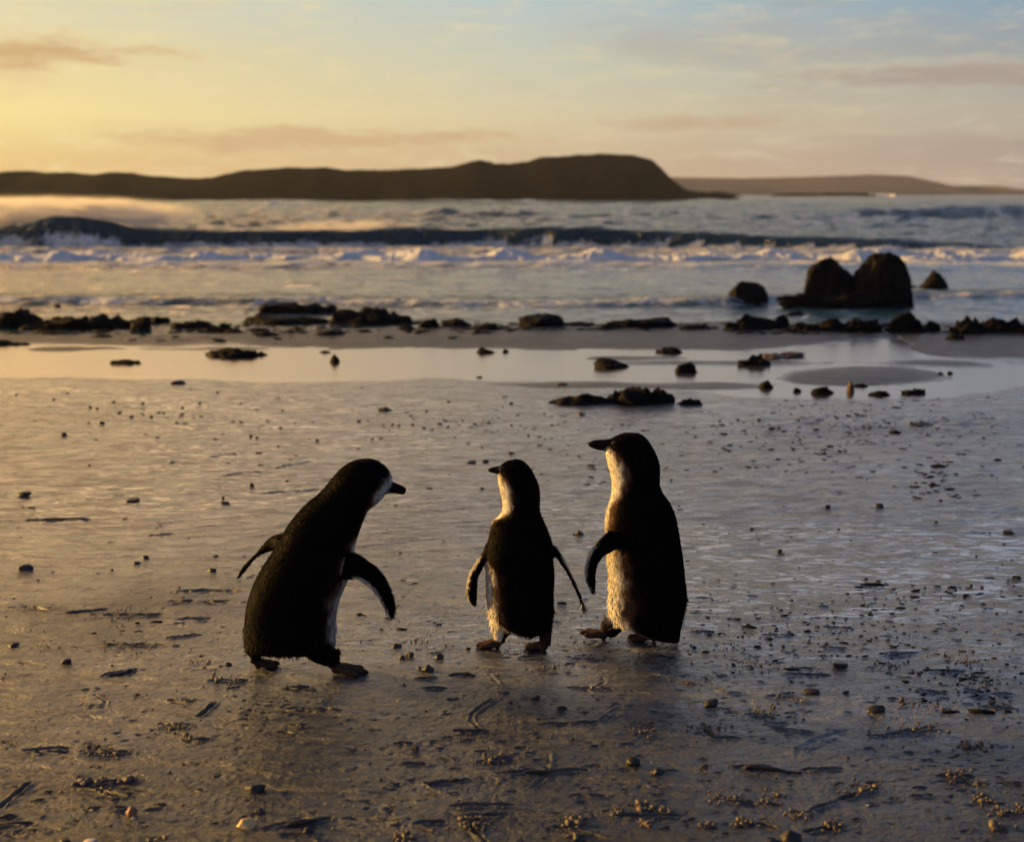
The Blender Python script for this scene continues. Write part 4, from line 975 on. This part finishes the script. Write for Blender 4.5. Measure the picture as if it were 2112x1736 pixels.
def tube(B, pts, rads, col, flat=1.0, m_=14):
    pts = [np.array(p, float) for p in pts]; rings = []; cols = []; tans = []
    Q_ = catmull([list(p) + [r_] for p, r_ in zip(pts, rads)], 4)
    for i, q in enumerate(Q_):
        tn = Q_[min(i + 1, len(Q_) - 1)][:3] - Q_[max(i - 1, 0)][:3]; tn = tn / (np.linalg.norm(tn) + 1e-9)
        ref = np.array([0, 0, 1.0]) if abs(tn[2]) < .8 else np.array([0, 1.0, 0])
        a_ = np.cross(tn, ref); a_ /= np.linalg.norm(a_); b_ = np.cross(a_, tn)
        rings.append([q[:3] + q[3] * (a_ * math.cos(2 * math.pi * j / m_) + b_ * flat * math.sin(2 * math.pi * j / m_)) for j in range(m_)])
        cols.append([col(rings[-1][j]) if callable(col) else col for j in range(m_)]); tans.append(tn)
    B.ring(rings, cols, tans)
def foot(B, heel, ang, L, ground, lift=0.0):
    """three clawed toes and a web; heel = ankle point on the ground, ang = heading in the ground plane"""
    for da, l in ((-.42, .88), (0, 1.0), (.42, .85)):
        d = np.array([math.cos(ang + da), math.sin(ang + da), 0])
        p0 = np.array([heel[0], heel[1], ground + .009]); 
        pts = [p0, p0 + d * L * l * .35 + [0, 0, .002 + lift * .3], p0 + d * L * l * .7 + [0, 0, -.002 + lift * .7], p0 + d * L * l * .92 + [0, 0, -.003 + lift], p0 + d * L * l * 1.04 + [0, 0, -.006 + lift]]
        tube(B, pts, [.0085, .0065, .0055, .0045, .0015], lambda q: FOOT if q[2] > ground + .006 + lift * .5 else SOLE)
    # web
    for sgn in (-1, 1):
        rings = []
        for f in (0.1, .45, .78):
            row = []
            for k in range(2):
                an = ang + (0 if k == 0 else sgn * .42)
                row.append(np.array([heel[0] + math.cos(an) * L * f, heel[1] + math.sin(an) * L * f, ground + .0065 - .004 * f + lift * f]))
            a_, b_ = row; up = np.array([0, 0, .0022])
            rings.append([a_ + up, b_ + up, b_ - up, a_ - up])
        B.ring(rings, [[SOLE] * 4] * 3, [np.array([0, 0, 1.0])] * 3)

def make_penguin(label, conv, yd, body, bdepth, bshift, front, headfront, neck_t, flips, extra, feet, eyes, seed, white_half, head_half):
    B = Body()
    def W(x, y, yy=None): p = Q(*conv(x, y), yy if yy is not None else yd); return p
    secs = []
    for i, (lx, lz, rx, rz) in enumerate(body):
        ti = i / (len(body) - 1)
        l, r_ = W(lx, lz), W(rx, rz); hw = (r_ - l).length / 2
        dk = np.interp(ti, bdepth[0], bdepth[1]); sh = np.interp(ti, bshift[0], bshift[1])
        secs.append((l.x, l.z, r_.x, r_.z, yd + sh, hw * dk))
    fr = np.array(front) / np.linalg.norm(front); hf = np.array(headfront) / np.linalg.norm(headfront)
    def col(ti, d, p):
        k = float(sst(neck_t - .06, neck_t + .06, np.array(ti)))
        f = hf * (1 - k) + fr * k; f /= np.linalg.norm(f)
        d = d / np.linalg.norm(d); ang = math.degrees(math.acos(max(-1, min(1, float(d @ f)))))
        half = np.interp(ti, *( (head_half[0] + white_half[0]), (head_half[1] + white_half[1]) ))
        q_ = Vector(p)
        ang += 9 * mn.noise(q_ * 38 + Vector((seed, 0, 0))) + 13 * mn.noise(Vector((q_.x * 150, q_.y * 150, q_.z * 50)))
        w_ = 1 - float(sst(half - 9, half + 3, np.array(ang)))
        tr = math.exp(-((ang - half - 2) / 10) ** 2)  # reddish border band: look of sunlit dark feathers put into the colour
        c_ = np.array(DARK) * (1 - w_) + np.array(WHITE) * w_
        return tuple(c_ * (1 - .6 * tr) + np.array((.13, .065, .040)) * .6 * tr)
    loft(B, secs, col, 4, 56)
    for fl in flips:
        ss = []
        for (ox, oy, ix, iy, yo, hd) in fl['s']:
            o_, i_ = W(ox, oy, yd + yo), W(ix, iy, yd + yo)
            ss.append((o_.x, o_.z, i_.x, i_.z, yd + yo, hd))
        def fc(ti, d, p, fl=fl):
            v = float(d @ np.array(fl['under']))
            w_ = 1 if v > .25 else 0
            if ti > .2 and fl.get('rim') and d[0] * fl['rim'] > .78: w_ = 1  # edge painted white to read as a sunlit golden rim
            if ti < .08: w_ = 0
            return tuple(np.array(DARK) * (1 - w_) + np.array(WHITE) * .9 * w_)
        loft(B, ss, fc, 5, 20)
    for (ss_, c_, k_) in extra:
        ss = []
        for (ox, oy, ix, iy, yo, hd) in ss_:
            o_, i_ = W(ox, oy, yd + yo), W(ix, iy, yd + yo); ss.append((o_.x, o_.z, i_.x, i_.z, yd + yo, hd))
        loft(B, ss, (lambda ti, d, p, c_=c_: c_(ti, d, p) if callable(c_) else c_), 4, 20)
    for ft in feet:
        a_ = W(*ft['ankle'], yd + ft['y']); gz = sand_z(a_.x, a_.y)
        hx = a_.x; hy = yd + ft['y']
        top = W(*ft['top'], yd + ft['y'] * .7)
        tube(B, [(top.x, top.y, top.z), ((top.x * .4 + hx * .6), hy, gz + .035), (hx, hy, gz + .010)], [ft.get('r', .020), ft.get('r2', .012), .010], ft.get('col', DARK))
        foot(B, (hx, hy), ft['ang'], ft.get('L', .052), gz - .002, ft.get('lift', 0))
    # one continuous skin
    tmp = bpy.data.meshes.new('tmp'); tmp.from_pydata([tuple(v) for v in B.V], [], B.F); tmp.update()
    bm = bmesh.new(); bm.from_mesh(tmp); bmesh.ops.recalc_face_normals(bm, faces=bm.faces); bm.to_mesh(tmp); bm.free()
    to = bpy.data.objects.new('tmp', tmp); COL.objects.link(to)
    rm = to.modifiers.new('r', 'REMESH'); rm.mode = 'VOXEL'; rm.voxel_size = .0019
    sm = to.modifiers.new('s', 'SMOOTH'); sm.factor = .5; sm.iterations = 1
    dg = bpy.context.evaluated_depsgraph_get(); dg.update()
    me = bpy.data.meshes.new_from_object(to.evaluated_get(dg))
    bpy.data.objects.remove(to)
    kd = kdtree.KDTree(len(B.V))
    for i, v in enumerate(B.V): kd.insert(Vector(v), i)
    kd.balance()
    n = len(me.vertices); co = np.empty(n * 3, np.float32); me.vertices.foreach_get('co', co); co = co.reshape(-1, 3)
    me.update(); nr = np.empty(n * 3, np.float32); me.vertex_normals.foreach_get('vector', nr); nr = nr.reshape(-1, 3)
    cl = np.zeros((n, 3)); tn = np.zeros((n, 3)); Ca = np.array(B.C, float); Ta = np.array(B.T, float)
    for i in range(n):
        fn_ = kd.find_n(Vector(co[i]), 3); ws = 0
        for (_, j, d_) in fn_:
            w_ = 1 / (d_ + .0008); cl[i] += Ca[j] * w_; tn[i] += Ta[j] * w_; ws += w_
        cl[i] /= ws
    # plumage: short overlapping feathers lying along the body
    r = np.random.default_rng(seed)
    z0 = co[:, 2].min()
    ok = np.where((co[:, 2] > z0 + .035) & (np.linalg.norm(cl - np.array(FOOT), axis=1) > .05) & (np.abs(cl - np.array(BEAK)).sum(1) > .003))[0]
    sel = r.choice(ok, 22000)
    tl = np.linalg.norm(tn[sel], axis=1, keepdims=True); t_ = tn[sel] / np.maximum(tl, 1e-6)
    nn = nr[sel]; t_ = t_ + r.normal(0, .22, t_.shape); t_ = t_ - (t_ * nn).sum(1, keepdims=True) * nn; t_ /= np.linalg.norm(t_, axis=1, keepdims=True)
    sd_ = np.cross(nn, t_)
    zt = (co[sel, 2] - z0) / (co[:, 2].max() - z0)
    Ln = (r.uniform(.006, .011, len(sel)) * np.interp(zt, [0, .16, .3, .6, .8, 1], [.6, .75, 1.25, 1.0, .62, .5]))[:, None]
    Wd = (r.uniform(.0005, .0011, len(sel)))[:, None]
    lift = (r.uniform(.01, .08, len(sel)) + (zt < .24) * r.uniform(0, .5, len(sel)) + (r.random(len(sel)) < .03) * .3)[:, None]
    Ln = Ln * (1 + ((zt < .24) & (r.random(len(sel)) < .25))[:, None] * .9)
    p0 = co[sel] - nn * .0006
    mid = p0 + t_ * Ln * .5 + nn * Ln * lift * .45 + nn * .0009
    tip = p0 + t_ * Ln + nn * Ln * lift + nn * .0006
    V = np.stack([p0 - sd_ * Wd * .6, p0 + sd_ * Wd * .6, mid + sd_ * Wd, tip, mid - sd_ * Wd], 1).reshape(-1, 3)
    m_ = len(sel); b0 = n + np.arange(m_) * 5
    bm = bmesh.new(); bm.from_mesh(me)
    faces = [[v for v in p.vertices] for p in me.polygons]
    bm.free()
    allv = np.concatenate([co, V]); 
    lum = cl[sel].sum(1, keepdims=True)
    allc = np.concatenate([cl, np.repeat(cl[sel] * np.where(lum > .5, r.uniform(.55, 1.1, (m_, 1)), r.uniform(.8, 1.35, (m_, 1))), 5, 0)])
    F = faces + [[b, b + 1, b + 2, b + 3, b + 4] for b in b0.tolist()]
    out = bpy.data.meshes.new('penguin'); out.from_pydata(allv.tolist(), [], F); out.update()
    ca = out.color_attributes.new('plumage', 'FLOAT_COLOR', 'POINT')
    ca.data.foreach_set('color', np.concatenate([np.clip(allc, 0, 1), np.ones((len(allc), 1))], 1).ravel().astype(np.float32))
    o = link('penguin', out, m_plum)
    tag(o, label, 'penguin', 'little penguins on the beach')
    for (ex, ey, yo) in eyes:
        p = W(ex, ey, yd + yo)
        bm = bmesh.new(); bmesh.ops.create_uvsphere(bm, u_segments=16, v_segments=10, radius=.0042)
        for v in bm.verts: v.co += p
        em = bpy.data.meshes.new('eye'); bm.to_mesh(em); bm.free(); link('eye', em, m_eye, o)
    return o
def cA(x, y): return ((500 + x / 2.894) * .88294, (1020 + y / 2.894) * .88294)
def cB(x, y): return ((1050 + x / 2.993) * .88294, (980 + y / 2.993) * .88294)
yA = P(640, 1384).y; yB = P(1075, 1336).y; yC = P(1330, 1318).y

make_penguin('leftmost penguin, leaning forward and facing right with its flipper swung out', cA, yA,
    [(1000, 150, 1060, 147), (930, 166, 1125, 172), (855, 215, 1185, 232), (800, 275, 1203, 300), (752, 335, 1170, 372), (700, 388, 1112, 440), (630, 445, 1045, 495), (565, 512, 1012, 560), (505, 590, 985, 630), (458, 668, 962, 700), (405, 760, 945, 772), (345, 850, 930, 852), (300, 930, 912, 938), (262, 1010, 885, 1010), (232, 1100, 850, 1094), (214, 1200, 828, 1190), (210, 1300, 820, 1290), (212, 1360, 812, 1360), (240, 1408, 780, 1410), (330, 1424, 690, 1428)],
    ([0, .1, .2, .35, .5, .8, 1], [1.0, .82, .72, .70, .74, .78, .8]), ([0, .3, 1], [0, 0, 0]),
    (.80, .60), (.93, .36), .38,
    [dict(s=[(900, 770, 860, 960, -.025, .016), (965, 788, 905, 962, -.038, .010), (1030, 828, 965, 962, -.042, .006), (1100, 878, 1030, 1000, -.040, .005), (1160, 955, 1085, 1050, -.036, .0045), (1203, 1050, 1130, 1120, -.032, .004), (1226, 1140, 1160, 1180, -.03, .0035), (1222, 1195, 1182, 1222, -.03, .003)], under=(0, 1), rim=-1),
     dict(s=[(470, 650, 430, 760, .035, .014), (400, 668, 385, 770, .05, .010), (345, 715, 335, 785, .055, .007), (285, 785, 290, 810, .058, .007), (225, 845, 242, 862, .06, .006), (185, 895, 200, 915, .06, .005), (163, 938, 172, 942, .06, .003)], under=(0, 1), rim=0)],
    [([(1150, 288, 1120, 397, 0, .014), (1192, 298, 1160, 382, 0, .011), (1238, 313, 1222, 380, 0, .0080), (1280, 330, 1260, 388, 0, .0062), (1303, 352, 1286, 390, 0, .004)], BEAK, 1),
     ([(212, 1340, 420, 1340, .01, .03), (212, 1420, 380, 1430, .01, .026), (222, 1455, 345, 1455, .01, .018), (250, 1490, 325, 1485, .01, .010)], DARK, 1),
     ([(560, 1360, 815, 1360, -.005, .045), (600, 1430, 812, 1430, -.005, .040), (650, 1485, 812, 1485, -.005, .03), (735, 1525, 815, 1525, -.005, .02)], DARK, 1)],
    [dict(ankle=(285, 1600), top=(285, 1480), y=.012, ang=R(25), L=.040, r=.011, r2=.007),
     dict(ankle=(812, 1590), top=(780, 1490), y=-.004, ang=R(-8), L=.058, r=.016, r2=.014)],
    [(1140, 290, -.024)], 11, ([.34, .45, .6, .78, 1.0], [26, 50, 68, 66, 40]), ([0, .10, .14, .20, .27], [0, 0, 52, 74, 50]))

make_penguin('middle and smallest penguin, back turned, beak pointing left, one flipper held out right', cB, yB,
    [(440, 283, 480, 279), (390, 298, 525, 300), (352, 328, 568, 345), (337, 375, 597, 398), (340, 430, 620, 450), (352, 490, 632, 510), (368, 560, 633, 570), (370, 620, 632, 622), (345, 672, 642, 665), (308, 705, 665, 720), (285, 765, 690, 780), (270, 835, 710, 840), (256, 900, 722, 900), (250, 965, 722, 960), (254, 1050, 730, 1050), (255, 1130, 731, 1130), (256, 1200, 727, 1200), (264, 1270, 727, 1270), (276, 1325, 722, 1330), (305, 1378, 705, 1380), (370, 1420, 665, 1424), (440, 1452, 630, 1456), (500, 1474, 590, 1476)],
    ([0, .3, .45, .9, 1], [1.0, .95, .78, .75, .6]), ([0, .3, .7, .88, 1], [.006, 0, 0, -.012, -.03]),
    (-.62, .78), (-.93, .37), .34,
    [dict(s=[(262, 850, 300, 960, 0, .014), (238, 915, 258, 985, 0, .014), (195, 985, 228, 1040, 0, .014), (150, 1052, 200, 1100, -.002, .013), (124, 1140, 194, 1170, -.004, .012), (122, 1220, 190, 1235, -.006, .010), (150, 1278, 184, 1285, -.006, .005)], under=(.3, .95), rim=-1),
     dict(s=[(722, 870, 700, 960, 0, .020), (757, 912, 738, 952, .002, .020), (800, 975, 778, 1000, .004, .019), (845, 1065, 828, 1075, .006, .018), (885, 1150, 870, 1160, .008, .016), (920, 1240, 908, 1245, .01, .013), (947, 1325, 941, 1326, .012, .006)], under=(0, 1), rim=1)],
    [([(372, 318, 360, 385, 0, .011), (345, 322, 335, 378, 0, .009), (318, 326, 312, 372, 0, .006), (290, 332, 292, 368, 0, .005), (266, 344, 276, 362, 0, .003)], BEAK, 1),
     ([(285, 1330, 470, 1340, .01, .032), (290, 1420, 440, 1425, .012, .028), (300, 1490, 425, 1490, .010, .020), (325, 1525, 390, 1525, .01, .012)], (lambda ti, d, p: WHITE if d[0] < .2 else DARK), 1),
     ([(560, 1330, 722, 1330, .01, .032), (590, 1420, 712, 1420, .012, .028), (620, 1480, 712, 1480, .01, .020), (635, 1520, 700, 1520, .01, .012)], (lambda ti, d, p: WHITE if d[1] > .2 or d[0] < -.6 else DARK), 1)],
    [dict(ankle=(350, 1585), top=(350, 1490), y=.006, ang=R(168), L=.042, r=.012, r2=.012, col=SOLE),
     dict(ankle=(670, 1610), top=(665, 1490), y=-.010, ang=R(150), L=.040, r=.012, r2=.012, col=SOLE)],
    [(362, 340, -.020)], 22, ([.34, .40, .44, .57, .62, .8, 1.0], [76, 62, 44, 46, 92, 96, 92]), ([0, .09, .15, .22, .3], [0, 0, 70, 84, 82]))

make_penguin('rightmost and tallest penguin, upright, looking left with its left flipper hanging out', cB, yC,
    [(1215, 93, 1290, 92), (1165, 112, 1345, 104), (1118, 148, 1392, 150), (1092, 200, 1430, 210), (1095, 255, 1455, 265), (1110, 325, 1470, 330), (1130, 400, 1471, 400), (1135, 470, 1473, 465), (1128, 535, 1497, 518), (1108, 600, 1540, 580), (1090, 675, 1575, 660), (1087, 760, 1595, 745), (1094, 850, 1611, 842), (1096, 930, 1626, 930), (1102, 1010, 1636, 1010), (1110, 1100, 1645, 1100), (1114, 1200, 1655, 1200), (1118, 1300, 1650, 1285), (1130, 1375, 1632, 1365), (1180, 1425, 1618, 1430), (1290, 1470, 1610, 1495), (1400, 1510, 1600, 1540)],
    ([0, .3, .45, .85, 1], [.9, .85, .76, .72, .6]), ([0, .3, .7, .88, 1], [.0, 0, 0, -.004, -.012]),
    (-.70, .71), (-.93, .37), .34,
    [dict(s=[(1120, 770, 1200, 880, -.035, .016), (1060, 828, 1140, 915, -.044, .012), (1010, 880, 1080, 950, -.048, .010), (970, 950, 1040, 1000, -.048, .009), (950, 1030, 1022, 1060, -.046, .008), (950, 1100, 1020, 1120, -.044, .007), (975, 1165, 1018, 1172, -.042, .005), (995, 1200, 1010, 1203, -.042, .003)], under=(-.2, .98), rim=-1)],
    [([(1150, 125, 1150, 225, 0, .014), (1100, 135, 1100, 217, 0, .011), (1050, 137, 1050, 212, 0, .008), (1005, 142, 1005, 200, 0, .006), (968, 160, 972, 182, 0, .0035)], BEAK, 1),
     ([(1120, 1340, 1330, 1340, .01, .040), (1125, 1400, 1260, 1410, .01, .032), (1105, 1450, 1200, 1470, .008, .022), (1080, 1500, 1160, 1510, .005, .014)], (lambda ti, d, p: WHITE if (d[0] < -.1 and ti < .5) else DARK), 1),
     ([(1380, 1400, 1615, 1400, .0, .040), (1440, 1480, 1612, 1480, -.004, .030), (1500, 1530, 1606, 1530, -.006, .012)], DARK, 1)],
    [dict(ankle=(1090, 1545), top=(1150, 1440), y=.004, ang=R(172), L=.046, r=.018, r2=.014, col=SOLE, lift=.008),
     dict(ankle=(1440, 1565), top=(1470, 1470), y=.0, ang=R(165), L=.050, r=.014, r2=.010, col=SOLE)],
    [(1150, 165, -.026)], 33, ([.34, .42, .50, .57, .61, .8, 1.0], [82, 70, 70, 74, 96, 98, 90]), ([0, .09, .15, .22, .3], [0, 0, 66, 84, 82]))

# ------------------------------------------------------------------ spray blown off the wave crests and the hazy air
def spray(name, D0, D1, top, foot, y, depth, dens, lab, seed, k=1.0, fall=(0.0, 1.0)):
    p0 = Q(D0, foot, y); p1 = Q(D1, top, y)
    bm = bmesh.new(); bmesh.ops.create_uvsphere(bm, u_segments=32, v_segments=20, radius=1.0)
    me = bpy.data.meshes.new(name); bm.to_mesh(me); bm.free()
    m = bpy.data.materials.new(name); m.use_nodes = True; t = m.node_tree; t.nodes.clear()
    o_ = t.nodes.new('ShaderNodeOutputMaterial'); vol = t.nodes.new('ShaderNodeVolumePrincipled')
    t.links.new(vol.outputs[0], o_.inputs['Volume'])
    obc = nd(t, 'ShaderNodeTexCoord').outputs['Object']
    geo = nd(t, 'ShaderNodeNewGeometry').outputs['Position']
    ln = nd(t, 'ShaderNodeVectorMath', {0: obc}, operation='LENGTH').outputs['Value']
    edge = mr(t, ln, 1.0, .15, 0, 1)
    nz = mr(t, noi(t, mapv(t, geo, (.7, .7, 2.2), (0, R(14), 0)), 1.1 * k, 8, .7, 1.6), .46, .62, 0, 1)
    d = mth(t, 'MULTIPLY', mth(t, 'POWER', edge, 1.3), mth(t, 'MULTIPLY', nz, dens))
    t.links.new(d, vol.inputs['Density']); vol.inputs['Color'].default_value = (.95, .93, .9, 1); vol.inputs['Anisotropy'].default_value = .35
    o = link(name, me, m, smooth=False)
    o.location = ((p0.x + p1.x) / 2, y + depth / 2, (p0.z + p1.z) / 2)
    o.scale = (abs(p1.x - p0.x) / 2, depth / 2, abs(p1.z - p0.z) / 2)
    tag(o, lab, 'sea spray', 'spray off the waves', 'stuff'); return o
yw = sy(500)
spray('sea_spray', -420, 380, 402, 496, yw + 1.0, 6, 16.0, 'golden mist blown back off the breaking wave at far left', 1)
spray('sea_spray', -500, 330, 396, 470, yw + 8.0, 12, .9, 'paler mist behind the breaking wave in front of the hill', 2)
spray('sea_spray', 520, 900, 450, 500, yw + .6, 1.8, 6.0, 'low golden wisp of spray over the dark wave left of centre', 3, 1.6)

# sea haze: even air
bm = bmesh.new(); bmesh.ops.create_cube(bm, size=1.0)
me = bpy.data.meshes.new('haze'); bm.to_mesh(me); bm.free()
m = bpy.data.materials.new('haze'); m.use_nodes = True; t = m.node_tree; t.nodes.clear()
o_ = t.nodes.new('ShaderNodeOutputMaterial'); vol = t.nodes.new('ShaderNodeVolumePrincipled'); t.links.new(vol.outputs[0], o_.inputs['Volume'])
vol.inputs['Density'].default_value = .00019; vol.inputs['Color'].default_value = (.86, .90, 1.0, 1); vol.inputs['Anisotropy'].default_value = .3
hz = link('haze', me, m, smooth=False)
hz.scale = (5200, 2300, 24); hz.location = (0, 1050, 9)
tag(hz, 'thin evening haze over the bay', 'haze', None, 'stuff')
